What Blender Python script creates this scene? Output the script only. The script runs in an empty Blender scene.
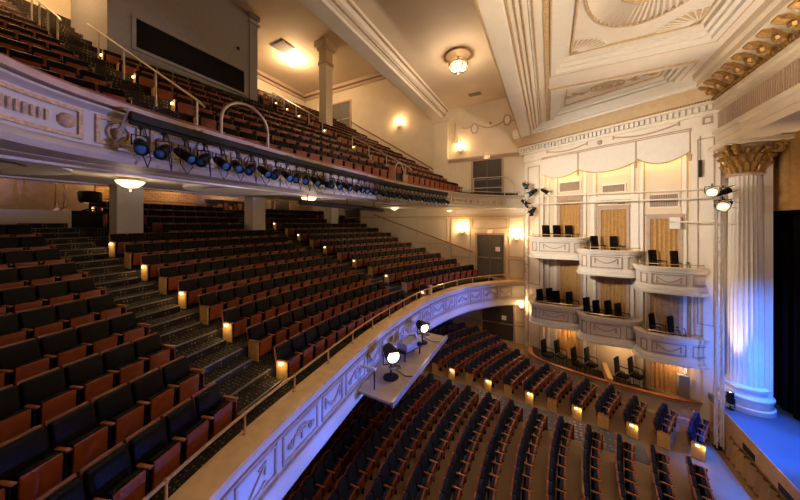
import bpy, bmesh, math, random
from mathutils import Vector, Matrix
random.seed(7)
S = bpy.context.scene
COL = S.collection
PI = math.pi
ZO = 8.4                                  # the eye stands this far above the front of the stalls floor

# ------------------------------------------------------------ camera, world, big lights, exposure
cd = bpy.data.cameras.new('camera'); cam = bpy.data.objects.new('camera', cd); COL.objects.link(cam)
cd.sensor_width = 36; cd.lens = 12.6; cd.shift_y = -27/800; cd.clip_start = .05; cd.clip_end = 200
cam.location = (0, 0, ZO); cam.rotation_euler = (PI/2, 0, math.radians(28))
S.camera = cam
S.view_settings.view_transform = 'Standard'; S.view_settings.look = 'None'
S.view_settings.gamma = 1; S.view_settings.use_curve_mapping = False
S.view_settings.exposure = 0.0
w = bpy.data.worlds.new('world'); S.world = w; w.use_nodes = True
w.node_tree.nodes['Background'].inputs[0].default_value = (.9, .75, .6, 1)
w.node_tree.nodes['Background'].inputs[1].default_value = .03

WARM = (1, .74, .46); AMB = (1, .62, .28); BLUE = (.10, .26, 1); WHITE = (1, .86, .68)
def lamp(kind, loc, energy, color, aim=None, size=.3, spot=60, blend=.6, sy=None):
    L = bpy.data.lights.new(kind.lower() + '_lamp', kind); L.energy = energy; L.color = color
    if kind == 'AREA':
        L.size = size
        if sy: L.shape = 'RECTANGLE'; L.size_y = sy
    else:
        L.shadow_soft_size = size
    if kind == 'SPOT': L.spot_size = math.radians(spot); L.spot_blend = blend
    o = bpy.data.objects.new(kind.lower() + '_lamp', L); COL.objects.link(o)
    o.location = (loc[0], loc[1], loc[2] + ZO)
    if aim:
        d = Vector(aim) - Vector(loc); o.rotation_euler = d.to_track_quat('-Z', 'Y').to_euler()
    return o
# unseen area lamp added under the ceiling rose as general downward light
lamp('AREA', (2.6, 7.6, 5.3), 205, WARM, (2.6, 7.6, -8), 2.2)
lamp('SPOT', (4.6, 14.2, .9), 600, (1, .80, .56), (1.6, 9.5, 6.3), .15, 100, .8)  # this and the next: unseen spots added to brighten the ceiling from below
lamp('SPOT', (4.6, 2.8, .9), 3000, (1, .80, .56), (1.6, 8.5, 6.3), .15, 100, .8)
# blue stage wash: from the stage out to the balcony fronts, and down on the stage floor
for yy, xx in ((2.0, -4.1), (4.0, -4.55), (6.0, -4.9), (8.0, -5.1), (10.2, -5.2), (12.6, -5.2), (15.0, -4.8), (16.9, -4.1)):
    lamp('SPOT', (6.8, 7.5, -4.1), 8500, (.070, .17, 1), (xx, yy, -4.85), .25, 17, 1.0)
for yy, xx in ((1.2, -5.6), (4.2, -6.05), (8.0, -6.1)):
    lamp('SPOT', (6.8, 7.0, -1.2), 3600, (.42, .40, 1), (xx, yy, 1.0), .15, 14, .6)
# warm spot added near the balcony lighting bar to brighten the box wall
lamp('SPOT', (-5.2, 9.0, 1.15), 4200, WHITE, (2.1, 18.0, 1.1), .25, 56, .7)
lamp('SPOT', (6.8, 8.0, -5.4), 3200, (.92, .78, .80), (-8.5, 6.5, 1.7), .3, 21, .7)  # unseen spot added in place of stage light bounced onto the soffit
lamp('SPOT', (-5.3, 5.5, 1.2), 800, WARM, (2.2, 9.5, 6.3), .2, 70, .8)  # unseen spot added as fill, bringing out the ceiling rose flutes
for yy in (3.5, 5.6, 7.6, 9.5, 11.4, 13.2):
    lamp('SPOT', (7.25, yy, .3), 6000, (.003, .13, 1), (6.15, yy, -6.95), .1, 24, .45)
lamp('SPOT', (7.25, 14.6, -2.2), 2600, (.003, .13, 1), (6.3, 14.2, -6.95), .1, 46, .7)
lamp('SPOT', (6.2, 4.0, -2.0), 9500, (.04, .20, 1), (7.0, 15.6, -4.6), .15, 27, 1.0)
# light behind the valances above the boxes
for q in (2.3, 4.6, 6.7):
    p = Vector((-1.27, 20.2, 0)) + Vector((.878, -.479, 0))*q + Vector((-.479, -.878, 0))*.22
    lamp('AREA', (p.x, p.y, 3.75), 60, (1, .66, .22), (p.x + .12, p.y + .22, -3), 1.5, sy=.12)
# warm house light over the balcony rear
lamp('POINT', (-17.4, 15.2, 12.1), 900, AMB, size=.3)
lamp('POINT', (-17.4, 2.2, 12.1), 900, AMB, size=.3)

# ------------------------------------------------------------ materials
def mat(name, col, rough=.6, metal=0, var=.12, scale=6, bump=0, bscale=40, spec=.5, emit=None, estr=0):
    m = bpy.data.materials.new(name); m.use_nodes = True; nt = m.node_tree; N = nt.nodes; L = nt.links
    b = N['Principled BSDF']; b.inputs['Roughness'].default_value = rough; b.inputs['Metallic'].default_value = metal
    b.inputs['Specular IOR Level'].default_value = spec
    tc = N.new('ShaderNodeTexCoord')
    nz = N.new('ShaderNodeTexNoise'); nz.inputs['Scale'].default_value = scale; nz.inputs['Detail'].default_value = 4
    L.new(tc.outputs['Object'], nz.inputs['Vector'])
    cr = N.new('ShaderNodeValToRGB')
    cr.color_ramp.elements[0].position = .3; cr.color_ramp.elements[1].position = .7
    cr.color_ramp.elements[0].color = (*[c*(1 - var) for c in col], 1)
    cr.color_ramp.elements[1].color = (*[min(1, c*(1 + var)) for c in col], 1)
    L.new(nz.outputs['Fac'], cr.inputs['Fac']); L.new(cr.outputs['Color'], b.inputs['Base Color'])
    if bump:
        n2 = N.new('ShaderNodeTexNoise'); n2.inputs['Scale'].default_value = bscale
        L.new(tc.outputs['Object'], n2.inputs['Vector'])
        bp = N.new('ShaderNodeBump'); bp.inputs['Strength'].default_value = bump; bp.inputs['Distance'].default_value = .02
        L.new(n2.outputs['Fac'], bp.inputs['Height']); L.new(bp.outputs['Normal'], b.inputs['Normal'])
    if emit:
        b.inputs['Emission Color'].default_value = (*emit, 1); b.inputs['Emission Strength'].default_value = estr
    return m
def carpet(name, base, dot, scale, thr):
    m = mat(name, base, .95, spec=.1); nt = m.node_tree; N = nt.nodes; L = nt.links; b = N['Principled BSDF']
    tc = N.new('ShaderNodeTexCoord'); vo = N.new('ShaderNodeTexVoronoi'); vo.inputs['Scale'].default_value = scale
    vo.inputs['Randomness'].default_value = .25
    L.new(tc.outputs['Object'], vo.inputs['Vector'])
    cr = N.new('ShaderNodeValToRGB'); cr.color_ramp.interpolation = 'CONSTANT'
    cr.color_ramp.elements[0].color = (*dot, 1); cr.color_ramp.elements[1].position = thr
    cr.color_ramp.elements[1].color = (*base, 1)
    e = cr.color_ramp.elements.new(thr*.5); e.color = (*[c*.5 for c in dot], 1)
    L.new(vo.outputs['Distance'], cr.inputs['Fac']); L.new(cr.outputs['Color'], b.inputs['Base Color'])
    return m
def brick(name, a, c, mortar):
    m = mat(name, a, .9); nt = m.node_tree; N = nt.nodes; L = nt.links; b = N['Principled BSDF']
    tc = N.new('ShaderNodeTexCoord'); mp = N.new('ShaderNodeMapping'); mp.inputs['Rotation'].default_value = (PI/2, 0, PI/2)
    br = N.new('ShaderNodeTexBrick'); br.inputs['Scale'].default_value = 1.7
    br.inputs['Color1'].default_value = (*a, 1); br.inputs['Color2'].default_value = (*c, 1); br.inputs['Mortar'].default_value = (*mortar, 1)
    sp = N.new('ShaderNodeSeparateXYZ'); cb = N.new('ShaderNodeCombineXYZ')
    L.new(tc.outputs['Object'], sp.inputs[0]); L.new(sp.outputs['Y'], cb.inputs['X']); L.new(sp.outputs['Z'], cb.inputs['Y'])
    L.new(cb.outputs[0], br.inputs['Vector']); L.new(br.outputs['Color'], b.inputs['Base Color'])
    return m
M = dict(
    cove=mat('tan_cove', (.62, .46, .29), .55, var=.07, scale=5),
    cream=mat('cream_plaster', (.72, .62, .48), .6, var=.04, scale=1.5),
    pale=mat('pale_plaster', (.78, .71, .62), .55, var=.04, scale=2),
    fascia=mat('fascia_paint', (.56, .52, .46), .5, var=.03),
    white=mat('white_paint', (.78, .74, .68), .5, var=.03),
    ceil=mat('ceiling_plaster', (.66, .55, .42), .7, var=.05, scale=.8),
    soffit=mat('soffit_plaster', (.74, .67, .60), .6, var=.05, scale=.8),
    rose=mat('taupe_moulding', (.48, .35, .265), .55, var=.1),
    gilt=mat('gilt_moulding', (.55, .39, .21), .45, var=.3, scale=20),
    gold=mat('gold_leaf', (.42, .25, .08), .38, .55, var=.35, scale=14),
    cap=mat('cap_wood', (.78, .54, .28), .35, var=.1, scale=4),
    tan=mat('tan_wood', (.55, .33, .14), .4, var=.15, scale=5),
    grey=mat('booth_grey', (.27, .26, .275), .7, var=.06),
    dark=mat('dark_door', (.055, .045, .04), .5, var=.1),
    doorgrey=mat('grey_door', (.13, .12, .10), .5, var=.08),
    black=mat('black_metal', (.008, .008, .009), .55, spec=.25, var=.1),
    blackcloth=mat('black_velvet', (.006, .005, .005), .95, spec=.05),
    leather=mat('black_leather', (.0045, .0042, .0042), .5, spec=.15, var=.25, scale=9, bump=.15, bscale=30),
    wood=mat('red_brown_wood', (.27, .06, .02), .38, var=.22, scale=7),
    rim=mat('brown_rim', (.30, .11, .06), .35, var=.15),
    arm=mat('orange_wood', (.36, .13, .04), .35, var=.2, scale=12),
    navy=mat('navy_upholstery', (.016, .024, .062), .8, spec=.2, var=.2, scale=25, bump=.2),
    panel=mat('end_panel_gold', (.72, .46, .16), .45, var=.12, scale=10),
    carpet=carpet('aisle_carpet', (.034, .029, .025), (.34, .27, .17), 11, .27),
    carpet2=carpet('blue_carpet', (.13, .14, .19), (.60, .55, .50), 5.5, .28),
    nosing=mat('step_nosing', (.16, .15, .14), .5),
    floor=mat('stalls_floor', (.27, .165, .085), .55, var=.15, scale=1.2),
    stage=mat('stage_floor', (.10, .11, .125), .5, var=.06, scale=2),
    brass=mat('brass', (.72, .48, .24), .28, .85, var=.1),
    steel=mat('steel', (.55, .50, .45), .35, .7, var=.1),
    curtain=mat('gold_curtain', (.50, .29, .10), .7, var=.12, scale=8),
    skirt=mat('skirt_cloth', (.38, .23, .08), .8, var=.1),
    vent=mat('vent_grille', (.22, .18, .13), .6),
    brick=brick('warm_brick', (.60, .36, .13), (.42, .22, .08), (.7, .5, .25)),
    glass=mat('dark_glass', (.010, .010, .011), .3, spec=.08),
    paper=mat('paper', (.85, .82, .76), .8, var=.02),
    red=mat('exit_red', (.6, .05, .02), .5, emit=(1, .15, .05), estr=3),
    glow=mat('lamp_glass', (.9, .75, .5), .4, emit=(1, .64, .30), estr=2.6),
    glow2=mat('aisle_lamp_glass', (.9, .75, .5), .4, emit=(1, .70, .34), estr=6),
    spot=mat('hot_lens', (1, .9, .7), .2, emit=(1, .84, .6), estr=40),
    warmlens=mat('warm_lens', (1, .9, .7), .2, emit=(1, .78, .48), estr=5),
    lens=mat('blue_lens', (.04, .16, .34), .1, spec=.9, var=.3),
    cable=mat('black_cable', (.01, .01, .01), .6),
    concrete=mat('board_top', (.50, .40, .33), .7, var=.1, scale=3),
)

# ------------------------------------------------------------ mesh helpers
class MB:
    def __init__(s): s.v = []; s.f = []; s.m = []
    def add(s, vs, fs, mi=0):
        b = len(s.v); s.v += [tuple(p) for p in vs]; s.f += [tuple(b + i for i in f) for f in fs]; s.m += [mi]*len(fs); return s
    def hexa(s, p, mi=0):      # eight corners: bottom four ccw, top four ccw
        return s.add(p, [(3, 2, 1, 0), (4, 5, 6, 7), (0, 1, 5, 4), (1, 2, 6, 5), (2, 3, 7, 6), (3, 0, 4, 7)], mi)
    def box(s, x0, x1, y0, y1, z0, z1, mi=0):
        return s.hexa([(x0, y0, z0), (x1, y0, z0), (x1, y1, z0), (x0, y1, z0), (x0, y0, z1), (x1, y0, z1), (x1, y1, z1), (x0, y1, z1)], mi)
    def ob(s, F, u0, u1, z0, z1, n0, n1, mi=0):   # box in a wall frame F = (origin, along, normal)
        O, U, Nn = F
        def P(u, n, z): return (O[0] + U[0]*u + Nn[0]*n, O[1] + U[1]*u + Nn[1]*n, z)
        return s.hexa([P(u0, n0, z0), P(u1, n0, z0), P(u1, n1, z0), P(u0, n1, z0), P(u0, n0, z1), P(u1, n0, z1), P(u1, n1, z1), P(u0, n1, z1)], mi)
    def frame(s, F, u0, u1, z0, z1, wd, n0, n1, mi=0):
        s.ob(F, u0, u1, z0, z0 + wd, n0, n1, mi); s.ob(F, u0, u1, z1 - wd, z1, n0, n1, mi)
        s.ob(F, u0, u0 + wd, z0 + wd, z1 - wd, n0, n1, mi); s.ob(F, u1 - wd, u1, z0 + wd, z1 - wd, n0, n1, mi); return s
    def bev(s, x0, x1, y0, y1, z0, z1, r=.02, seg=2, mi=0, top=None, tilt=0, edges=None):
        bm = bmesh.new(); bmesh.ops.create_cube(bm, size=1)
        for v in bm.verts:
            v.co = ((x0 + x1)/2 + v.co.x*(x1 - x0), (y0 + y1)/2 + v.co.y*(y1 - y0), (z0 + z1)/2 + v.co.z*(z1 - z0))
        es = [e for e in bm.edges if edges is None or edges(e)]
        bmesh.ops.bevel(bm, geom=es, offset=r, segments=seg, affect='EDGES', profile=.6)
        for v in bm.verts: v.co.x -= tilt*(v.co.z - z0)
        bm.verts.index_update()
        s.add([v.co for v in bm.verts], [[v.index for v in f.verts] for f in bm.faces], mi); bm.free(); return s
    def tube(s, pts, r, n=7, mi=0, closed=False):
        pts = [Vector(p) for p in pts]; k = len(pts); rings = []
        rs = r if isinstance(r, (list, tuple)) else [r]*k
        up = Vector((0, 0, 1))
        for i, p in enumerate(pts):
            a = pts[(i - 1) % k] if closed or i else p; c = pts[(i + 1) % k] if closed or i < k - 1 else p
            t = (c - a); t = t.normalized() if t.length > 1e-9 else Vector((1, 0, 0))
            e1 = t.cross(up)
            if e1.length < .05: e1 = t.cross(Vector((0, 1, 0)))
            e1.normalize(); e2 = e1.cross(t)
            if i and rings:
                pe = prev - t*prev.dot(t)
                if pe.length > .1: e1 = pe.normalized(); e2 = e1.cross(t)
            prev = e1
            rings.append([p + (e1*math.cos(2*PI*j/n) + e2*math.sin(2*PI*j/n))*rs[i] for j in range(n)])
        vs = [q for g in rings for q in g]; fs = []
        for i in range(k if closed else k - 1):
            a, b = i*n, ((i + 1) % k)*n
            fs += [(a + j, b + j, b + (j + 1) % n, a + (j + 1) % n) for j in range(n)]
        if not closed: fs += [tuple(range(n)), tuple((k - 1)*n + j for j in reversed(range(n)))]
        return s.add(vs, fs, mi)
    def lathe(s, prof, n=24, c=(0, 0, 0), mi=0, axis='z', a0=0, a1=2*PI, sy=1):
        vs = []; full = abs(a1 - a0 - 2*PI) < 1e-6; cols = n if full else n + 1
        for r, z in prof:
            for j in range(cols):
                t = a0 + (a1 - a0)*j/n; x, y = r*math.cos(t), r*math.sin(t)*sy
                if axis == 'z': vs.append((c[0] + x, c[1] + y, c[2] + z))
                elif axis == 'x': vs.append((c[0] + z, c[1] + x, c[2] + y))
                else: vs.append((c[0] + x, c[1] + z, c[2] + y))
        fs = []
        for i in range(len(prof) - 1):
            for j in range(cols if full else cols - 1):
                k = (j + 1) % cols; fs.append((i*cols + j, i*cols + k, (i + 1)*cols + k, (i + 1)*cols + j))
        if full and prof[0][0] > 1e-4: fs.append(tuple(reversed(range(cols))))
        if full and prof[-1][0] > 1e-4: fs.append(tuple((len(prof) - 1)*cols + j for j in range(cols)))
        return s.add(vs, fs, mi)
    def sweep(s, path, prof, mi=0, closed=True, caps=True):   # path (x, y); prof (offset to the path's right, z)
        k = len(path); m = len(prof); vs = []
        for i, p in enumerate(path):
            a = path[max(i - 1, 0)]; c = path[min(i + 1, k - 1)]
            tx, ty = c[0] - a[0], c[1] - a[1]; l = math.hypot(tx, ty) or 1; nx, ny = ty/l, -tx/l
            vs += [(p[0] + nx*o, p[1] + ny*o, z) for o, z in prof]
        fs = []
        for i in range(k - 1):
            for j in range(m if closed else m - 1):
                q = (j + 1) % m; fs.append((i*m + j, i*m + q, (i + 1)*m + q, (i + 1)*m + j))
        if caps and closed: fs += [tuple(reversed(range(m))), tuple((k - 1)*m + j for j in range(m))]
        return s.add(vs, fs, mi)
    def prism(s, poly, z0, z1, mi=0):
        n = len(poly); z0 = z0 if callable(z0) else (lambda x, y, q=z0: q); z1 = z1 if callable(z1) else (lambda x, y, q=z1: q)
        vs = [(x, y, z0(x, y)) for x, y in poly] + [(x, y, z1(x, y)) for x, y in poly]
        return s.add(vs, [tuple(reversed(range(n))), tuple(range(n, 2*n))] + [(i, (i + 1) % n, n + (i + 1) % n, n + i) for i in range(n)], mi)
    def ball(s, c, r, n=10, mi=0, sz=1):
        k = max(4, n//2)
        return s.lathe([(r*math.sin(PI*i/k), -r*sz*math.cos(PI*i/k)) for i in range(k + 1)], n, c, mi)
def mesh(name, mb, mats, smooth=True):
    me = bpy.data.meshes.new(name); me.from_pydata(mb.v, [], mb.f)
    for m in (mats if isinstance(mats, (list, tuple)) else [mats]): me.materials.append(M[m] if isinstance(m, str) else m)
    if any(mb.m): me.polygons.foreach_set('material_index', mb.m)
    bm = bmesh.new(); bm.from_mesh(me); bmesh.ops.recalc_face_normals(bm, faces=bm.faces); bm.to_mesh(me); bm.free()
    if smooth:
        me.shade_smooth(); me.set_sharp_from_angle(angle=math.radians(38))
    me.update(); return me
def obj(name, mb, mats, parent=None, label=None, smooth=True):
    o = bpy.data.objects.new(name, mesh(name, mb, mats, smooth) if isinstance(mb, MB) else mb); COL.objects.link(o)
    if parent: o.parent = parent
    else: o.location = (0, 0, ZO)
    if label: o['label'] = label
    return o
def tag(o, label, cat, group=None, kind=None):
    o['label'] = label; o['category'] = cat
    if group: o['group'] = group
    if kind: o['kind'] = kind
    return o
def struct(name, mb, mats, label=None, cat='structure', smooth=True):
    o = obj(name, mb, mats, smooth=smooth); return tag(o, label or name.replace('_', ' '), cat, None, 'structure')
def thing(name, label, cat, loc=(0, 0, 0), rz=0, group=None, kind=None):
    o = bpy.data.objects.new(name, None); COL.objects.link(o); o.empty_display_size = .1
    o.location = (loc[0], loc[1], loc[2] + ZO); o.rotation_euler = (0, 0, rz)
    return tag(o, label, cat, group, kind)
def dup(root, loc, rz, label, group=None):
    r = root.copy(); COL.objects.link(r); r.location = (loc[0], loc[1], loc[2] + ZO); r.rotation_euler = (0, 0, rz); r['label'] = label
    if group: r['group'] = group
    for ch in list(root.children):
        c = ch.copy(); COL.objects.link(c); c.parent = r
        for g in list(ch.children):
            d = g.copy(); COL.objects.link(d); d.parent = c
    return r
ONES = 'first second third fourth fifth sixth seventh eighth ninth tenth eleventh twelfth thirteenth fourteenth fifteenth sixteenth seventeenth eighteenth nineteenth twentieth'.split()
def nth(i):            # 1 -> first
    if i <= 20: return ONES[i - 1]
    t = {2: 'twenty', 3: 'thirty', 4: 'forty'}
    return {20: 'twentieth', 30: 'thirtieth', 40: 'fortieth'}.get(i) or t[i//10] + '-' + ONES[i % 10 - 1]
def crom(pts, n=8):
    out = []; P = [Vector(p) for p in pts]
    for i in range(len(P) - 1):
        a, b, c, d = P[max(i - 1, 0)], P[i], P[i + 1], P[min(i + 2, len(P) - 1)]
        for j in range(n):
            t = j/n; out.append(.5*((2*b) + (c - a)*t + (2*a - 5*b + 4*c - d)*t*t + (3*b - a - 3*c + d)*t*t*t))
    out.append(P[-1]); return [tuple(p) for p in out]
class Path:
    def __init__(s, pts):
        s.p = pts; s.l = [0]
        for a, b in zip(pts, pts[1:]): s.l.append(s.l[-1] + math.hypot(b[0] - a[0], b[1] - a[1]))
    def at(s, d):         # point, tangent, normal to the right
        d = min(max(d, 0), s.l[-1] - 1e-6); i = max(k for k in range(len(s.l) - 1) if s.l[k] <= d)
        a, b = s.p[i], s.p[i + 1]; t = (d - s.l[i])/(s.l[i + 1] - s.l[i]); L = s.l[i + 1] - s.l[i]
        tx, ty = (b[0] - a[0])/L, (b[1] - a[1])/L
        return (a[0] + (b[0] - a[0])*t, a[1] + (b[1] - a[1])*t), (tx, ty), (ty, -tx)
    def sub(s, d0, d1, n=8): return [s.at(d0 + (d1 - d0)*i/n)[0] for i in range(n + 1)]
    def xat(s, y):
        for a, b in zip(s.p, s.p[1:]):
            if a[1] <= y <= b[1]: return a[0] + (b[0] - a[0])*(y - a[1])/max(b[1] - a[1], 1e-6)
        return s.p[0][0] if y < s.p[0][1] else s.p[-1][0]
    def dat(s, y):
        for i, (a, b) in enumerate(zip(s.p, s.p[1:])):
            if a[1] <= y <= b[1]: return s.l[i] + (s.l[i + 1] - s.l[i])*(y - a[1])/max(b[1] - a[1], 1e-6)
        return 0
F0, V0, TH = 280., 223., math.radians(28)
CT, ST = math.cos(TH), math.sin(TH)
def proj(x, y, z):
    d = -ST*x + CT*y
    return (400 + F0*(CT*x + ST*y)/d, V0 - F0*z/d, d) if d > .15 else (-9999, -9999, d)

YC = 8.6
FAR = ((0, 20.2), (1, 0), (0, -1))                     # far side wall, normal into the hall
BOXW = ((-1.27, 20.2), (.878, -.479), (-.479, -.878))  # splayed wall with the boxes
def boxy(x): return 20.2 - (x + 1.27)*.479/.878
RAIL = Path(crom([(-2.9, -.6), (-3.7, .8), (-4.15, 2.1), (-4.45, 3.3), (-4.72, 4.9), (-5.15, 8), (-5.27, 10.5), (-5.2, 13.2), (-4.45, 16.3), (-3.3, 18.3), (-2.1, 19.6), (-1.4, 20.05), (-1.05, 20.15)]))
BAL = Path(crom([(-2.6, -1.6), (-4.3, -.4), (-5.35, .66), (-5.78, 1.55), (-6.0, 3), (-6.14, 5.6), (-6.08, 7.8), (-5.95, 11), (-5.1, 15.6), (-4.3, 17.8), (-3.2, 19.2), (-2.2, 19.9), (-1.2, 20.15)]))
def mezz_x(k, y): R = 22 + 1.01*k; return 15.5 - math.sqrt(R*R - (y - YC)**2)
def mezz_z(k): return -4.15 + .36*k
def bal_x(k, y): return -6.9 - 1.13*k - .18*(13 - y)
def bal_z(k): return 2.0 + .66*k
def orch_x(k, y): R = 14 + .86*k; return 17.62 - math.sqrt(R*R - (y - YC)**2)
def orch_z(x): return -8.4 + .05*(5.75 - x)

# ------------------------------------------------------------ the shell
b = MB(); b.prism([(-21.5, -3.5), (5.75, -3.5), (5.75, 20.5), (-21.5, 20.5)], lambda x, y: orch_z(x) - .2, lambda x, y: orch_z(x))
struct('floor_stalls', b, 'floor', 'raked wooden floor under the stalls seats')
b = MB(); b.ob(FAR, -21.8, .2, -8.6, 12.9, -.3, 0)
struct('wall_side', b, 'cream', 'cream side wall opposite, running behind mezzanine and balcony')
b = MB(); b.box(-21.8, 8, -3.8, -3.5, -8.6, 12.9)
struct('wall_near', b, 'cream', 'cream side wall beside the viewer')
b = MB(); b.box(-21.8, -21.5, -3.8, 20.5, 2.6, 12.9); struct('wall_back', b, 'cream', 'cream back wall of the balcony')
b = MB(); b.box(-20.8, -20.4, -3.8, 20.5, -8.6, 2.8); struct('wall_back_mezzanine', b, 'rose', 'taupe back wall behind the mezzanine')
b = MB(); b.box(-21.8, -7.6, -3.8, 20.5, 12.7, 12.9); struct('ceiling_balcony', b, 'ceil', 'warm high ceiling over the balcony rear')
b = MB(); b.box(-7.0, -1.2, -3.8, 20.5, 8.5, 8.7); struct('ceiling_middle', b, 'ceil', 'tan ceiling with pendant bowl lamp between two beams')
# beam one: soffit and stepped face
b = MB(); b.sweep([(-7.8, -3.5), (-7.8, 20.2)], [(0, 7.85), (.72, 7.85), (.74, 7.98), (.84, 8.0), (.86, 8.14), (1.0, 8.18), (1.04, 8.34), (1.16, 8.4), (1.18, 8.52), (.9, 12.75), (0, 12.75)])
struct('beam_rear', b, 'pale', 'broad moulded ceiling beam between balcony ceiling and middle ceiling', 'beam')
b = MB()
for o, z in ((.86, 8.07), (1.1, 8.36)): b.sweep([(-7.8, -3.5), (-7.8, 20.2)], [(o, z - .04), (o + .06, z - .04), (o + .06, z + .04), (o, z + .04)])
struct('trim_1', b, 'rose', 'rosy line mouldings along the rear ceiling beam', 'trim')
# beam two
b = MB(); b.sweep([(-1.62, -3.5), (-1.62, 20.15)], [(0, 5.45), (.16, 5.40), (.62, 5.40), (.66, 5.5), (.78, 5.52), (.8, 5.64), (.92, 5.66), (.95, 5.76), (1.1, 5.8), (1.12, 6.6), (.4, 6.6), (.4, 8.7), (0, 8.7)])
struct('beam_front', b, 'pale', 'moulded ceiling beam in front of the coffered ceiling', 'beam')
b = MB()
for o, z, q in ((.0, 5.44, .06), (.66, 5.47, .05), (.80, 5.6, .05), (.95, 5.72, .05)): b.sweep([(-1.62, -3.5), (-1.62, 20.1)], [(o, z - .03), (o + q, z - .05), (o + q, z + .03), (o, z + .03)])
struct('trim_2', b, 'gilt', 'gilt lines along the front ceiling beam', 'trim')
# coffered ceiling
b = MB(); b.box(-.6, 7.6, -3.5, 20.5, 6.3, 6.5); CE = struct('ceiling_coffered', b, 'pale', 'cream coffered plaster ceiling in front of the stage')
FLAT = 5.92
def slab(poly, z0=FLAT, z1=6.32): b.prism(poly, z0, z1)
b = MB()
slab([(-.5, -3.4), (.08, -3.4), (.08, 19.6), (-.5, 19.6)]); slab([(4.75, -3.4), (6.2, -3.4), (6.2, 16.4), (4.75, 17.3)])
slab([(.08, 12.75), (4.75, 12.75), (4.75, 14.1), (.08, 14.1)]); slab([(.08, 3.1), (4.75, 3.1), (4.75, 4.4), (.08, 4.4)])
slab([(.08, 18.35), (4.75, 16.1), (4.75, 17.6), (.08, 20)]); slab([(.08, -3.4), (4.75, -3.4), (4.75, 1), (.08, -1)])
obj('coffer_ribs', b, 'pale', CE)
def ring(poly, w0, z0, z1):       # moulding along a closed polygon
    n = len(poly); c = Vector((sum(p[0] for p in poly)/n, sum(p[1] for p in poly)/n))
    def off(d):
        out = []
        for i in range(n):
            p, a, q = Vector(poly[i]), Vector(poly[i - 1]), Vector(poly[(i + 1) % n])
            e1, e2 = (p - a).normalized(), (q - p).normalized(); n1, n2 = Vector((-e1.y, e1.x)), Vector((-e2.y, e2.x))
            bi = (n1 + n2)/(1 + n1.dot(n2)); out.append(p + bi*d)
        return out
    A, B = off(0), off(w0)
    vs = [(*p, z) for z in (z0, z1) for g in (A, B) for p in g]; fs = []
    for i in range(n):
        j = (i + 1) % n; fs += [(i, j, n + j, n + i), (2*n + i, 2*n + j, 3*n + j, 3*n + i), (i, j, 2*n + j, 2*n + i), (n + i, n + j, 3*n + j, 3*n + i)]
    b.add(vs, fs)
big = [(.08, 4.4), (4.75, 4.4), (4.75, 12.75), (.08, 12.75)]; small = [(.08, 14.1), (4.75, 14.1), (4.75, 16.1), (.08, 18.35)]
for nm, poly in (('large', big), ('small', small)):
    b = MB(); ring(poly, .16, 5.86, 6.02); ring(poly, .3, 6.0, 6.14); ring(poly, .42, 6.12, 6.31); obj('coffer_moulding', b, 'white', CE)
    b = MB(); ring(poly, -.05, 5.86, 5.95); obj('gilt_line', b, 'gilt', CE)
b = MB(); i1 = [(.7, 5.0), (4.2, 5.0), (4.2, 12.2), (.7, 12.2)]; ring(i1, .05, 6.24, 6.31); i2 = [(.72, 14.75), (4.2, 14.75), (4.2, 15.75), (.72, 17.45)]; ring(i2, .05, 6.24, 6.31); obj('inner_line', b, 'gilt', CE)
b = MB(); b.prism([(-.13, -3.4), (.0, -3.4), (.0, 19.5), (-.13, 19.5)], 5.88, 5.93); b.prism([(-.42, -3.4), (-.38, -3.4), (-.38, 19.5), (-.42, 19.5)], 5.89, 5.93); obj('gilt_band', b, 'gilt', CE)
# the fan rose: radial flutes on an oval
b = MB(); cx, cy = 2.45, 8.75; NR = 64
for i in range(NR):
    t = 2*PI*(i + .5)/NR; dt = PI/NR*.62; a0, a1 = .62, 1.0; ex, ey = 1.55, 2.45
    def E_(r, tt): return (cx + ex*r*math.cos(tt), cy + ey*r*math.sin(tt))
    q = [E_(a0, t - dt*.9), E_(a1, t - dt), E_(a1, t + dt), E_(a0, t + dt*.9)]
    m0, m1 = E_(a0, t), E_(a1, t)
    b.add([(*q[0], 6.3), (*q[1], 6.3), (*q[2], 6.3), (*q[3], 6.3), (*m0, 6.23), (*m1, 6.17)], [(0, 1, 5, 4), (4, 5, 2, 3), (1, 2, 5), (0, 4, 3)])
obj('fan_flutes', b, 'pale', CE, smooth=False)
b = MB()
for r, wd in ((1.03, .07), (.6, .06), (.33, .05)):
    b.tube([(cx + 1.55*r*math.cos(2*PI*i/72), cy + 2.45*r*math.sin(2*PI*i/72), 6.27) for i in range(72)], wd*.6, 6, closed=True)
obj('rose_rings', b, 'gilt', CE)
b = MB()
for i in range(28):
    t = 2*PI*i/28; b.tube([(cx + 1.55*r*math.cos(t + dd), cy + 2.45*r*math.sin(t + dd), 6.27) for r, dd in ((.36, 0), (.45, .05), (.56, 0))], .025, 5)
obj('rose_leaves', b, 'gold', CE)
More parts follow.
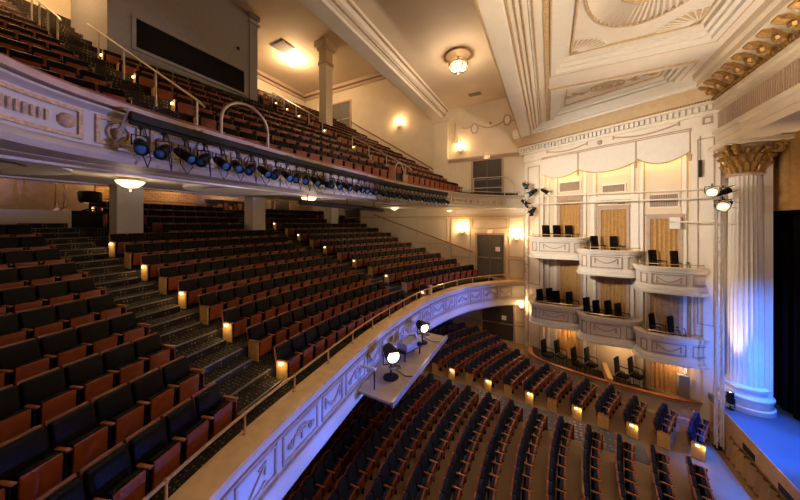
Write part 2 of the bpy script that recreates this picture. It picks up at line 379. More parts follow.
for (qx, qy, sx, sy) in ((.75, 12.15, 1, -1), (4.15, 12.15, -1, -1)):   # quarter fans in the corners
    b = MB(); n = 9
    arc = [(qx + sx*.95*math.cos(PI/2*i/24), qy + sy*.75*math.sin(PI/2*i/24)) for i in range(25)]
    b.prism([(qx, qy)] + arc, 6.285, 6.31); o = obj('corner_fan', b, 'gilt', CE)
    b = MB()
    for i in range(n + 1):
        t = PI/2*i/n; b.tube([(qx + sx*.2*math.cos(t), qy + sy*.16*math.sin(t), 6.285), (qx + sx*.98*math.cos(t), qy + sy*.78*math.sin(t), 6.285)], .02, 5)
    for i in range(n):
        t = PI/2*(i + .5)/n; b.tube([(qx + sx*(.95 + .09*math.cos(u))*math.cos(t + .08*math.sin(u)), qy + sy*(.75 + .09*math.cos(u))*math.sin(t + .08*math.sin(u)), 6.285) for u in [PI*k/5 - PI/2 for k in range(6)]], .02, 5)
    obj('fan_rib', b, 'white', o)
# oval plaque and scrolls of the small coffer
b = MB(); sx_, sy_ = 2.35, 15.75
for r in (.62, .45, .2): b.tube([(sx_ + r*math.cos(2*PI*i/40), sy_ + r*.62*math.sin(2*PI*i/40) - .1*r*math.cos(2*PI*i/40), 6.27) for i in range(40)], .03, 6, closed=True)
obj('oval_plaque', b, 'gilt', CE)
for sgn in (-1, 1):
    b = MB()
    for k in range(3):
        c0 = (sx_ + sgn*(.95 + .28*k), sy_ - sgn*.32*(.9 + .3*k) + .1*(-1)**k)
        b.tube([(c0[0] + .16*(1 - i/26)*math.cos(i*.5), c0[1] + .16*(1 - i/26)*math.sin(i*.5), 6.28) for i in range(24)], .022, 5)
    b.tube([(sx_ + sgn*(.68 + .05*i), sy_ - sgn*.032*i*.9 - .2*sgn + .1*math.sin(i*.7), 6.28) for i in range(20)], .02, 5)
    obj('scroll_ornament', b, 'gilt', CE)

# splayed wall with boxes
b = MB(); b.ob(BOXW, 0, 8.5, -8.6, 6.4, -.3, 0)
BWALL = struct('wall_boxes', b, 'cream', 'splayed cream wall behind the theatre boxes')
b = MB()
b.ob(BOXW, -.05, 1.2, -8.5, 3.95, -.05, .22); b.ob(BOXW, 7.68, 8.5, -8.5, 3.95, -.05, .3); b.ob(BOXW, -.05, 8.5, 3.95, 4.6, -.05, .3)
obj('pilaster_frame', b, 'pale', BWALL)
b = MB()
b.frame(BOXW, .2, 1.0, -3.9, 3.6, .05, .2, .25); b.frame(BOXW, .2, 1.0, -8.0, -5.9, .05, .2, .25); b.frame(BOXW, 7.85, 8.35, -4.2, 3.5, .04, .28, .33)
b.frame(BOXW, 1.2, 7.68, 3.9, 4.02, .04, .28, .35)
obj('panel_moulding', b, 'rose', BWALL)
b = MB()
for q in (1.42, 1.9, 3.48, 3.95, 5.6, 5.95, 7.42): b.ob(BOXW, q - .07, q + .07, -8.3, 3.6, -.02, .10)
obj('wall_strip', b, 'white', BWALL)
b = MB()
for q in (1.33, 1.99, 3.39, 4.04, 5.52, 6.03, 7.33): b.ob(BOXW, q - .02, q + .02, -8.3, 3.6, -.02, .06)
obj('gilt_strip', b, 'gilt', BWALL)
# frieze swags and a rosette above the arch
b = MB()
def swag(F, u0, u1, z, drop, n, r=.025, k=14):
    O, U, Nn = F
    b.tube([(O[0] + U[0]*u + Nn[0]*n, O[1] + U[1]*u + Nn[1]*n, z - drop*math.sin(PI*(i/k))) for i in range(k + 1) for u in [u0 + (u1 - u0)*i/k]], r, 6)
swag(BOXW, 1.5, 3.7, 4.32, .18, .32, .035); swag(BOXW, 4.9, 7.3, 4.32, .18, .32, .035)
for q in (1.5, 3.7, 4.9, 7.3): b.ob(BOXW, q - .03, q + .03, 4.22, 4.40, .29, .34)
obj('frieze_swag', b, 'rose', BWALL)
b = MB(); O = BOXW[0]
for q, zz, r in ((4.3, 4.22, .12),):
    c = (O[0] + .878*q - .479*.32, O[1] - .479*q - .878*.32, zz); b.ball(c, r, 12, sz=1); 
b.frame(BOXW, 8.0, 8.3, 4.05, 4.36, .06, .29, .36)
obj('rosette', b, 'rose', BWALL)
# dentil cornice over the box wall
CO = struct('trim_3', MB().ob(BOXW, -.3, 8.5, 4.42, 4.55, 0, .38), 'pale', 'dentilled gilt cornice above the boxes', 'trim')
b = MB(); b.ob(BOXW, -.3, 8.5, 4.55, 4.8, 0, .36); b.ob(BOXW, -.3, 8.5, 4.8, 4.9, 0, .58); obj('cornice_step', b, 'pale', CO)
cpth = [(O[0] + .878*q, O[1] - .479*q) for q in (-.3, 8.35)]
b = MB(); b.sweep(cpth, [(0, 5.42), (1.0, 5.42), (1.02, 5.5), (1.12, 5.54), (1.14, 5.94), (0, 5.94)]); obj('cornice_top', b, 'white', CO)
b = MB()
for i in range(44): b.ob(BOXW, -.25 + i*.196, -.12 + i*.196, 4.57, 4.79, .35, .50)
obj('dentils', b, 'white', CO)
b = MB(); b.sweep(cpth, [(.5, 4.9), (.6, 4.98), (.74, 5.14), (.84, 5.3), (.98, 5.42), (0, 5.42), (0, 4.9)]); obj('gilt_cove', b, 'cove', CO)
b = MB()
for i in range(96):
    q = -.25 + i*.09; b.ball((O[0] + .878*q - .479*.57, O[1] - .479*q - .878*.57, 4.95), .036, 6)
obj('beads', b, 'gold', CO)

# proscenium: wall, entablature, column
b = MB(); b.box(6.95, 7.15, 15.25, 20.5, -8.5, 6.4); b.box(6.95, 7.15, -3.5, 1.9, -8.5, 6.4); b.box(6.95, 7.5, 1.9, 15.25, 3.1, 6.4); b.box(6.0, 6.95, 16.05, 20.0, -8.5, 3.3)
struct('wall_proscenium', b, 'pale', 'proscenium wall beside the fluted column')
b = MB(); pth = [(6.0, 16.55), (6.0, -3.4)]
b.sweep(pth, [(-1.0, 3.05), (0.02, 3.05), (.02, 3.28), (.06, 3.3), (.06, 3.52), (.14, 3.56), (.16, 3.7), (0, 3.74), (0, 4.5), (.1, 4.54), (.14, 4.66), (.22, 4.7), (.24, 4.84), (.1, 4.86), (.1, 5.1), (.5, 5.42), (.78, 5.44), (.80, 5.62), (.9, 5.7), (.92, 5.95), (-1.0, 5.95)])
EN = struct('trim_4', b, 'cream', 'moulded entablature over the stage opening', 'trim')
for i in range(26):
    y = 16.2 - i*.62; b = MB()
    b.sweep([(6.0, y + .13), (6.0, y - .13)], [(.1, 5.08), (.22, 5.02), (.34, 5.1), (.42, 5.26), (.6, 5.3), (.72, 5.38), (.72, 5.44), (.1, 5.44)]); b.ball((5.64, y, 5.2), .13, 8, 0)
    obj('modillion', b, 'gold', EN)
b = MB()
for i in range(130):
    y = 16.4 - i*.13; b.box(5.73, 5.80, y - .04, y + .04, 4.88, 4.98)
obj('bead_row', b, 'gold', EN)
b = MB()
for i in range(170): y = 16.4 - i*.1; b.box(5.98, 6.01, y - .018, y + .018, 3.78, 4.46)
obj('frieze_flutes', b, 'rose', EN)
CC = (6.62, 15.62); SZ = -6.95
col = thing('fluted_column', 'giant fluted column with gilded capital beside the stage, blue lit on one side', 'column', (*CC, SZ))
b = MB(); b.lathe([(.72, 0), (.72, .16), (.66, .2), (.66, .42), (.70, .46), (.70, .52), (.62, .58), (.54, .66), (.54, .72), (.60, .78), (.60, .86), (.5, .92)], 48); obj('column_base', b, 'white', col)
b = MB(); n = 24*6; H = 8.72
prof = []
for zz, rr in ((.9, .49), (1.05, .47), (3.5, .465), (6.5, .44), (H, .42)): prof.append((zz, rr))
vs = []; 
for zz, rr in prof:
    for j in range(n):
        ph = (j % 6)/6; r = rr - (.038*math.sin(PI*ph) if zz > 1 else 0); t = 2*PI*j/n; vs.append((r*math.cos(t), r*math.sin(t), zz))
fs = [(i*n + j, i*n + (j + 1) % n, (i + 1)*n + (j + 1) % n, (i + 1)*n + j) for i in range(len(prof) - 1) for j in range(n)]
b.add(vs, fs); obj('column_shaft', b, 'white', col)
b = MB(); b.lathe([(.42, H), (.52, H + .03), (.52, H + .1), (.44, H + .13), (.46, H + .3), (.52, H + .8), (.72, H + 1.12), (.5, H + 1.2)], 32); cap = obj('capital', b, 'rose', col)
b = MB()
for tier, (z0, hh, r0, rr) in enumerate(((.1, .38, .43, .2), (.36, .4, .47, .24), (.62, .36, .52, .28))):
    for i in range(20):
        t = 2*PI*(i + .5*tier)/20; b.tube([(r*math.cos(t), r*math.sin(t), H + z0 + z) for r, z in ((r0, 0), (r0 + .05, hh*.55), (r0 + rr*.7, hh), (r0 + rr, hh*.86), (r0 + rr*.85, hh*.66))], [.07, .085, .07, .055, .03], 6)
obj('acanthus_leaves', b, 'gold', cap)
b = MB()
for i in range(4):
    t = PI/4 + PI/2*i
    for sg in (-.13, .13):
        b.tube([(math.cos(t + sg)*.8 + math.cos(t)*.22*(1 - k/22)*math.cos(k*.55), math.sin(t + sg)*.8 + math.sin(t)*.22*(1 - k/22)*math.cos(k*.55), H + .95 + .22*(1 - k/22)*math.sin(k*.55)) for k in range(20)], .06, 6)
obj('volutes', b, 'gold', cap)
b = MB(); b.bev(-.88, .88, -.88, .88, H + 1.14, H + 1.3, .04); obj('abacus', b, 'cream', col)

# stage
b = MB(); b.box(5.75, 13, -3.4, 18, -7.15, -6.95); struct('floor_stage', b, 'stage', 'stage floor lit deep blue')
b = MB(); b.box(5.85, 6.0, -3.4, 15.9, -8.5, -7.15); b.box(5.72, 5.86, -3.4, 15.2, -7.3, -6.96); b.box(5.76, 5.85, -3.4, 15.2, -7.62, -7.3); b.box(5.8, 6.0, 14.6, 16, -8.5, -7.1)
AP = struct('trim_5', b, 'tan', 'tan apron face below the stage edge', 'trim')
for y0 in (13.4, 11.75, 10.2): obj('slot_vent', MB().box(5.74, 5.77, y0 - .3, y0 + .3, -7.56, -7.36), 'black', AP)
b = MB(); n = 160
for side in (0, 1):
    pass
top_ = [(5.68 - .05*math.sin(i*1.15), 14.35 - i*.055) for i in range(n)]
vs = [(x, y, -7.66) for x, y in top_] + [(x - .04 - .04*math.sin(i*1.15), y, -8.32) for i, (x, y) in enumerate(top_)]
vs2 = [(x + .02, y, z) for x, y, z in vs]
b.add(vs, [(i, i + 1, n + i + 1, n + i) for i in range(n - 1)]); b.add(vs2, [(i, i + 1, n + i + 1, n + i) for i in range(n - 1)])
tag(obj('stage_skirt', b, 'skirt'), 'pleated gold cloth skirt hanging below the stage edge', 'skirt')
def pleats(name, p0, p1, z0, z1, m, label, cat, amp=.05, wl=.22, group=None, th=.015):
    L = math.hypot(p1[0] - p0[0], p1[1] - p0[1]); n = max(12, int(L/wl*8)); ux, uy = (p1[0] - p0[0])/L, (p1[1] - p0[1])/L; nx, ny = uy, -ux
    bb = MB(); vs = []
    for off in (0, th):
        for z, f in ((z1, .7), ((z0 + z1)/2, 1), (z0, 1.15)):
            for i in range(n + 1):
                d = L*i/n; a = amp*f*(math.sin(2*PI*d/wl) + .35*math.sin(2*PI*d/wl*.37 + z)) + off; vs.append((p0[0] + ux*d + nx*a, p0[1] + uy*d + ny*a, z))
    m1 = n + 1; fs = []
    for g in (0, 3):
        for r in (0, 1): fs += [((g + r)*m1 + i, (g + r)*m1 + i + 1, (g + r + 1)*m1 + i + 1, (g + r + 1)*m1 + i) for i in range(n)]
    fs += [(i, i + 1, 3*m1 + i + 1, 3*m1 + i) for i in range(n)] + [(2*m1 + i, 2*m1 + i + 1, 5*m1 + i + 1, 5*m1 + i) for i in range(n)]
    bb.add(vs, fs); return tag(obj(name, bb, m), label, cat, group)
pleats('stage_valance', (7.42, 17.0), (7.42, 1), .45, 3.2, 'curtain', 'gold pleated valance hanging at the top of the stage opening', 'curtain', .05, .5)
pleats('stage_drape', (7.75, 18.0), (7.75, 1), -6.93, 3.2, 'blackcloth', 'black velvet drape closing the stage opening', 'curtain', .06, .5)

# ------------------------------------------------------------ mezzanine structure
NK = 13
def yline(n=48, y0=-3.5, y1=20.2): return [y0 + (y1 - y0)*i/n for i in range(n + 1)]
def terrace(b, xf, zf, nk, front, y0=-3.5, lo=.4, k0=0):
    ys = yline(48, y0)
    for k in range(k0, nk + 1):
        bk = [xf(k, y) - .2 if k < nk else -20.6 for y in ys]; fr = [front(y) if k == 0 else xf(k - 1, y) - .2 for y in ys]
        z = zf(k); n = len(ys)
        vs = [(x, y, z) for x, y in zip(fr, ys)] + [(x, y, z) for x, y in zip(bk, ys)] + [(x, y, z - lo) for x, y in zip(fr, ys)] + [(x, y, z - lo) for x, y in zip(bk, ys)]
        fs = []
        for i in range(n - 1):
            for a, c in ((0, n), (2*n, 3*n), (0, 2*n), (n, 3*n)): fs.append((a + i, a + i + 1, c + i + 1, c + i))
        fs += [(0, n, 3*n, 2*n), (n - 1, 2*n - 1, 4*n - 1, 3*n - 1)]
        b.add(vs, fs)
b = MB(); terrace(b, mezz_x, mezz_z, NK, lambda y: max(min(mezz_x(0, y) + 1.35, RAIL.xat(y) - .25), mezz_x(0, y) + .1))
struct('floor_mezzanine', b, 'carpet', 'dark patterned carpet terraces of the mezzanine', smooth=False)
AISLES = dict(near=(lambda x: 3.52 + .098*(x + 5.9), lambda x: 4.92 + .106*(x + 5.9)), far=(lambda x: 12.38 + .12*(x + 6), lambda x: 13.52 + .09*(x + 6)))
for nm, (ya, yb) in AISLES.items():
    b = MB(); b2 = MB()
    for k in range(NK):
        ym = (ya(mezz_x(k, 4)) + yb(mezz_x(k, 4)))/2; x = mezz_x(k, ym) - .2; z = mezz_z(k); y0, y1 = ya(x) + .05, yb(x) - .05
        sk = (mezz_x(k, y1) - mezz_x(k, y0))/2
        def st(q, x0, x1, z0, z1): q.hexa([(x0 - sk, y0, z0), (x1 - sk, y0, z0), (x1 + sk, y1, z0), (x0 + sk, y1, z0), (x0 - sk, y0, z1), (x1 - sk, y0, z1), (x1 + sk, y1, z1), (x0 + sk, y1, z1)])
        st(b, x - .01, x + .45, z, z + .18); st(b2, x + .40, x + .46, z + .165, z + .186); st(b2, x - .04, x + .02, z + .345, z + .366)
    o = struct('stair_%s_aisle' % nm, b, 'carpet', 'carpeted steps of the %s mezzanine aisle' % nm, 'stairs', smooth=False); obj('nosing', b2, 'nosing', o, smooth=False)
b = MB(); ys = yline(40)
vs = [(RAIL.xat(y) - .05, y, -5.3) for y in ys] + [(-20.5, y, -5.0) for y in ys]; n = len(ys)
vs += [(x, y, z + .08) for x, y, z in vs]
b.add(vs, [(i, i + 1, n + i + 1, n + i) for i in range(n - 1)] + [(2*n + i, 2*n + i + 1, 3*n + i + 1, 3*n + i) for i in range(n - 1)])
struct('ceiling_stalls', b, 'soffit', 'ceiling under the mezzanine')
# mezzanine front
p = RAIL.p
b = MB(); b.sweep(p, [(-.10, -3.86), (-.04, -3.92), (-.02, -4.04), (-.09, -4.08), (-.1, -4.92), (-.03, -4.96), (.02, -5.08), (.03, -5.26), (-.05, -5.36), (-.3, -5.36), (-.3, -3.86)])
MF = struct('trim_6', b, 'fascia', 'curved blue lit mezzanine front with swag panels', 'balcony front')
b = MB(); b.sweep(p, [(.04, -3.80), (.04, -3.87), (-.52, -3.87), (-.52, -3.80), (-.25, -3.77)]); obj('front_cap', b, 'cap', MF, 'tan wooden cap')
b = MB(); b.sweep(p, [(-.02, -4.1), (-.08, -4.1), (-.08, -4.14), (-.02, -4.14)]); b.sweep(p, [(-.02, -4.86), (-.08, -4.86), (-.08, -4.9), (-.02, -4.9)]); obj('fascia_line', b, 'rose', MF)
def panels(PT, root, d0, d1, z0, z1, face, lens, gap, m, kinds):
    d = d0; i = 0
    while d < d1:
        Lp = lens[i % len(lens)]; b = MB()
        if d + Lp > d1: break
        b = MB(); sub = PT.sub(d, d + Lp, 8)
        for z in (z0, z1 - .05): b.sweep(sub, [(face - .02, z), (face + .03, z), (face + .03, z + .05), (face - .02, z + .05)])
        for a in (d, d + Lp - .05): b.sweep(PT.sub(a, a + .05, 2), [(face - .02, z0), (face + .03, z0), (face + .03, z1), (face - .02, z1)])
        fr = obj('panel_moulding', b, m, root)
        def at(s, z, o=.02): q, t, nn = PT.at(s); return (q[0] + nn[0]*(face + o), q[1] + nn[1]*(face + o), z)
        b = MB(); kd = kinds[i % len(kinds)]; zm = (z0 + z1)/2; h = z1 - z0
        if kd == 'swag':
            b.tube([at(d + Lp*(.18 + .64*k/14), z1 - .16 - (h - .36)*math.sin(PI*k/14)) for k in range(15)], [.018 + .022*math.sin(PI*k/14) for k in range(15)], 6)
            for s in (.16, .84): b.tube([at(d + Lp*s, z1 - .12 - k*.09) for k in range(4)], [.02, .03, .026, .012], 6)
        elif kd == 'bow':
            for s in (-1, 1):
                b.tube([at(d + Lp/2 + s*Lp*.36*k/12, zm + .06*math.sin(k*1.3) + .08*math.sin(k*.5)) for k in range(13)], .022, 6)
                b.tube([at(d + Lp/2 + s*(.07 + .07*math.cos(k*.6)), zm + .09 + .06*math.sin(k*.6)) for k in range(11)], .02, 6)
                b.tube([at(d + Lp/2 + s*Lp*(.36 - .1*k/8), zm - .02 - .08*math.sin(k*.5)) for k in range(9)], .02, 6)
            b.tube([at(d + Lp/2, zm + .1 - .06*k) for k in range(5)], .025, 6)
        elif kd == 'fluted':
            for k in range(12):
                s = d + Lp*(.24 + .52*k/11); b.tube([at(s, z0 + .14), at(s, z1 - .14)], .018, 5)
            for s in (.11, .89): b.lathe([(.005, 0), (.10, 0), (.12, .03), (.08, .05), (.05, .035), (.005, .06)], 12, at(d + Lp*s, zm, 0)) if False else b.ball(at(d + Lp*s, zm, .0), .1, 10)
        elif kd == 'rosette':
            b.ball(at(d + Lp/2, zm, 0), .09, 10); b.tube([at(d + Lp/2 + .14*math.cos(2*PI*k/16), zm + .14*math.sin(2*PI*k/16)) for k in range(16)], .022, 5, closed=True)
        elif kd == 'arrow':
            b.tube([at(d + Lp*.3, z0 + .12), at(d + Lp*.7, z1 - .14)], .02, 6)
            b.tube([at(d + Lp*.52, z1 - .16), at(d + Lp*.7, z1 - .12), at(d + Lp*.68, z1 - .34)], .02, 6); b.tube([at(d + Lp*(.2 + .5*k/8), zm - .16 - .1*math.sin(PI*k/8)) for k in range(9)], .022, 6)
        if b.v: obj('garland' if kd in ('swag', 'bow') else 'ornament', b, m, fr)
        d += Lp + gap; i += 1
panels(RAIL, MF, 1.2, RAIL.l[-1] - .8, -4.8, -4.2, -.09, [.95, 1.15], .16, 'rose', ['bow', 'swag', 'arrow', 'bow', 'swag'])
# brass rail with posts on the cap
BR = thing('brass_rail', 'long brass safety rail on short posts along the mezzanine front cap', 'rail', (0, 0, 0))
y_end = RAIL.dat(19.6)
rp = [RAIL.at(d) for d in [.8 + (y_end - .8)*i/70 for i in range(71)]]
b = MB(); b.tube([(q[0] - nn[0]*.4, q[1] - nn[1]*.4, -3.42) for q, t, nn in rp], .028, 8); obj('handrail', b, 'brass', BR)
d = 1.5
while d < y_end:
    q, t, nn = RAIL.at(d); b = MB(); c = (q[0] - nn[0]*.4, q[1] - nn[1]*.4)
    b.tube([(*c, -3.80), (*c, -3.75), (*c, -3.74), (*c, -3.45)], [.05, .045, .022, .022], 8); b.ball((*c, -3.42), .042, 8); obj('post', b, 'brass', BR); d += 1.32
q, t, nn = RAIL.at(RAIL.dat(13.7)); b = MB(); c = (q[0] - nn[0]*.4, q[1] - nn[1]*.4)
b.box(c[0] - .06, c[0] + .06, c[1] - .12, c[1] + .12, -3.80, -3.33); b.box(c[0] - .09, c[0] + .09, c[1] - .15, c[1] + .15, -3.33, -3.29)
tag(obj('newel_post', b, 'panel'), 'square gold newel post in the brass rail at the far aisle', 'post')

# rear of the mezzanine: pillars, low wall, brick, standing rail
for X, Y, lab in ((-16, 5.1, 'white square pillar nearest the near aisle under the balcony'), (-16, 11.05, 'middle white square pillar at the mezzanine rear'), (-16, 17.9, 'white square pillar nearest the side wall under the balcony')):
    b = MB(); b.box(X - .4, X + .4, Y - .42, Y + .42, -.9, 1.75); b.box(X - .47, X + .47, Y - .5, Y + .5, 1.55, 1.72); o = struct('pillar', b, 'white', lab, 'pillar')
b = MB(); b.box(-17.25, -17.0, -3.5, 3.75, -.6, .5); struct('wall_low_mezzanine', b, 'cream', 'low tan wall behind the near mezzanine block')
b = MB(); b.box(-20.4, -20.3, 7.05, 9.95, 0, 2.6); struct('wall_brick', b, 'brick', 'glowing brick wall at the mezzanine rear')
b = MB(); b.box(-20.4, -20.3, 5.3, 6.05, 0, 2.6); struct('wall_brick_narrow', b, 'brick', 'narrow strip of brick wall beside the near pillar')
b = MB(); b.box(-20.6, -16.2, -3.5, 20.2, 2.55, 2.75); struct('ceiling_mezzanine_rear', b, 'soffit', 'flat ceiling over the mezzanine rear')
for (y, lab) in ((8.5, 'brick wall'), (5.6, 'narrow brick strip'), (11.75, 'back shelf'), (1.5, 'low tan wall'), (16.5, 'door')):
    lamp('POINT', (-19.6, y, 2.3), 26, AMB, size=.12)
SR = thing('standing_rail', 'thin rail on posts in front of the glowing brick wall', 'rail', (0, 0, 0))
obj('rail_bar', MB().tube([(-19.4, 5.4, 1.2), (-19.4, 10.2, 1.2)], .03), 'brass', SR)
for y in (5.6, 6.7, 7.7, 8.8, 10.0): obj('post', MB().tube([(-19.4, y, .5), (-19.4, y, 1.2)], .03), 'brass', SR)
for i, y in enumerate((3.38, 3.6)):
    b = MB(); b.lathe([(.09, 0), (.09, .05), (.04, .1), (.07, .25), (.03, .35), (.06, .6), (.03, .75), (.05, .95), (.02, 1.02)], 10, (-17.12, y, .56)); b.box(-17.2, -17.04, y - .08, y + .08, .5, .56)
    tag(obj('brass_stanchion', b, 'brass'), 'ornate brass stanchion on the mezzanine back ledge, %s' % ('nearer the low wall' if i == 0 else 'nearer the dark stool'), 'stanchion', )
b = MB(); b.box(-18.4, -17.4, 3.85, 4.95, -.5, .515)
tag(obj('sound_desk', b, 'black'), 'black sound desk block behind the near aisle', 'desk')
st = thing('round_stool', 'dark round-backed stool standing on the sound desk platform', 'stool', (-17.9, 4.5, .52))
b = MB(); b.lathe([(.02, .35), (.3, .36), (.36, .45), (.38, .8), (.34, .86), (.05, .9)], 18); obj('round_back', b, 'black', st)
obj('stem', MB().tube([(0, 0, 0), (0, 0, .4)], .05), 'black', st)
for i in range(4): a = PI/2*i + .4; obj('leg', MB().tube([(0, 0, .12), (.3*math.cos(a), .3*math.sin(a), .02)], .025), 'black', st)
sh = thing('back_shelf', 'dark bar shelf with boxed goods at the mezzanine rear wall', 'shelf', (-20.0, 11.75, 0))
obj('shelf_body', MB().box(-.3, .1, -1.3, 1.3, .2, 1.5).box(-.3, .35, -1.4, 1.4, 1.5, 1.56), 'dark', sh)
obj('shelf_board', MB().box(.1, .42, -1.3, 1.3, .9, .94), 'wood', sh)
for i in range(7):
    b = MB(); hh = .25 + .1*(i % 3); b.box(-19.85, -19.62, 10.6 + i*.34, 10.82 + i*.34, .945, .945 + hh)
    tag(obj('carton', b, 'tan' if i % 2 else 'wood'), 'small carton on the dark back shelf, %s from the brick wall' % nth(i + 1), 'carton', 'cartons on the back shelf')

# side wall rail (mezzanine) and trims
def wallrail(label, pts, r=.045):
    t = thing('wall_handrail', label, 'rail', (0, 0, 0)); obj('bar', MB().tube(pts, r), 'rim', t)
    (x0, y0, z0), (x1, y1, z1) = pts[0], pts[-1]
    for i in range(6):
        f = (i + .3)/6; x, z = x0 + (x1 - x0)*f, z0 + (z1 - z0)*f; obj('bracket', MB().tube([(x, y0, z), (x, y0 + .05, z - .06), (x, 20.2, z - .06)], .014), 'brass', t)
wallrail('sloping wooden handrail on the side wall beside the mezzanine rows', [(-13.2, 20.1, .7), (-4.8, 20.1, -2.05)])
wallrail('sloping wooden handrail on the side wall beside the balcony rows', [(-15.7, 20.1, 9.1), (-7.7, 20.1, 4.05)])
b = MB(); b.ob(FAR, -6.0, -1.3, .68, .96, 0, .2); struct('trim_11', b, 'pale', 'plain band below the balcony front on the side wall', 'trim')
b = MB(); b.frame(FAR, -6.45, -5.0, -2.5, .35, .05, 0, .04); b.frame(FAR, -2.4, -1.45, -2.3, .4, .05, 0, .04); b.frame(FAR, -2.4, -1.45, -3.7, -2.45, .05, 0, .04)
b.frame(FAR, -4.9, -2.5, -.4, .3, .05, 0, .04); b.ob(FAR, -20.4, -1.3, .42, .52, 0, .06); b.frame(FAR, -9.2, -6.7, -1.6, .35, .05, 0, .03)
b.ob(FAR, -15, -1.3, -6.9, -6.82, 0, .05); b.ob(FAR, -15, -4.3, -7.6, -7.5, 0, .05); b.frame(FAR, -2.0, -1.4, -6.6, -5.6, .04, 0, .04)
struct('trim_7', b, 'gilt', 'tan panel mouldings on the side wall by the doors', 'trim')
b = MB(); b.ob(FAR, -6.6, -1.3, 4.48, 4.62, 0, .1); b.ob(FAR, -6.6, -1.3, 4.62, 4.72, 0, .16); b.ob(FAR, -21.5, -7.7, 12.1, 12.3, 0, .12); b.ob(FAR, -21.5, -7.7, 12.4, 12.7, 0, .3)
b.box(-21.5, -21.38, -3.5, 20.2, 12.1, 12.3); b.box(-21.5, -21.2, -3.5, 20.2, 12.4, 12.7)
struct('trim_8', b, 'rose', 'taupe cornice lines on the balcony walls', 'trim')
b = MB(); b.ob(FAR, -7.8, -6.65, 2.0, 7.7, 0, .16); b.ob(FAR, -7.95, -6.5, 7.6, 7.86, 0, .26); struct('pillar_wall', b, 'cream', 'flat pilaster carrying the rear beam on the side wall', 'pilaster')
b = MB()
for (x, z) in ((-4.7, 6.75), (-2.5, 7.0)):
    b.tube([(x + .22*math.cos(2*PI*i/24), 20.16, z + .34*math.sin(2*PI*i/24)) for i in range(24)], .05, 6, closed=True)
for x0, x1 in ((-5.6, -4.95), (-4.45, -2.75), (-2.25, -1.4)): b.tube([(x0 + (x1 - x0)*i/16, 20.16, 6.95 - .28*(x1 - x0)/1.7*math.sin(PI*i/16)) for i in range(17)], .04, 6)
b.tube([(-6.1, 20.16, 6.0 + .1*i) for i in range(15)], .04, 6); b.frame(FAR, -6.3, -5.9, 5.9, 6.2, .05, 0, .05)
b.ball((-3.6, 20.14, 6.95), .1, 8)
o = struct('trim_9', b, 'rose', 'plaster cameos and swags above the balcony door', 'trim')
b = MB()
for (x, z) in ((-4.7, 6.75), (-2.5, 7.0)): b.lathe([(.2, 0), (.15, .03), (.01, .05)], 20, (x, 20.17, z), axis='y', sy=1.5)
obj('cameo', b, 'white', o)

# doors
def door(n, F, u0, u1, z0, z1, m, label, leaves=2, sign=True, paper=None, case='rose'):
    b = MB(); b.frame(F, u0 - .12, u1 + .12, z0 - .12, z1 + .12, .12, 0, .1); o = struct('door_%d' % n, b, case, label, 'door')
    wl = (u1 - u0)/leaves
    for i in range(leaves):
        a, c = u0 + i*wl + .01, u0 + (i + 1)*wl - .01
        b = MB(); b.ob(F, a, c, z0, z1, .0, .05); zz = (z1 - z0)
        lf = obj('door_leaf', b, m, o)
        b = MB(); b.frame(F, a + .12, c - .12, z0 + .55*zz, z1 - .12, .04, .05, .065); b.frame(F, a + .12, c - .12, z0 + .15, z0 + .45*zz, .04, .05, .065); obj('leaf_panel', b, m, lf)
        b = MB(); hu = c - .1 if i == 0 else a + .1; b.ob(F, a + .08, c - .08, z0 + .45*zz, z0 + .45*zz + .04, .05, .1); obj('push_bar', b, 'steel', lf)
    if paper:
        b = MB(); b.ob(F, paper[0], paper[0] + .3, paper[1], paper[1] + .3, .066, .072); tag(obj('paper_notice', b, 'paper'), paper[2], 'notice')
    return o
door(1, FAR, -4.5, -2.72, -3.75, -.82, 'doorgrey', 'grey double door from the mezzanine below a lit exit sign', paper=(-3.25, -1.95, 'white paper notice on the grey mezzanine door'))
door(2, FAR, -4.15, -2.1, -7.95, -5.55, 'dark', 'dark double door at the rear of the stalls', paper=(-2.85, -6.6, 'white paper notice on the dark stalls door'))
door(3, FAR, -4.8, -2.85, 1.9, 4.4, 'dark', 'dark double door opening onto the balcony front')
door(4, FAR, -17.9, -15.8, 8.2, 11.0, 'doorgrey', 'grey-green double door at the top of the balcony')
BK = ((-20.35, 0), (0, 1), (1, 0))
door(5, BK, 15.8, 17.3, .2, 2.1, 'dark', 'dark double door at the mezzanine rear between two pillars')
door(6, FAR, -16.3, -14.7, -.5, 1.2, 'dark', 'dark door in the side wall at the mezzanine rear', 1)
# exit signs
def text(s, size, m, loc, rot, parent):
    c = bpy.data.curves.new('lettering', 'FONT'); c.body = s; c.size = size; c.extrude = .004; c.align_x = 'CENTER'; c.align_y = 'CENTER'
    o = bpy.data.objects.new('lettering', c); COL.objects.link(o); dg = bpy.context.evaluated_depsgraph_get()
    me = bpy.data.meshes.new_from_object(o.evaluated_get(dg)); bpy.data.objects.remove(o); c = me
    o = bpy.data.objects.new('lettering', me); COL.objects.link(o); o.location = loc; o.rotation_euler = rot; o.parent = parent
    c.materials.clear(); c.materials.append(M[m]); return o
for x, z, lab in ((-3.6, -.6, 'small lit exit sign above the grey mezzanine door'), (-3.8, 4.56, 'small lit exit sign above the dark balcony door')):
    t = thing('exit_sign', lab, 'sign', (x, 20.0, z)); b = MB(); b.bev(-.2, .2, -.05, .05, -.1, .12, .015); obj('sign_case', b, 'paper', t)
    text('EXIT', .15, 'red', (0, -.058, .01), (PI/2, 0, 0), t)
    lamp('POINT', (x, 19.7, z), 4, (1, .4, .2), size=.05)

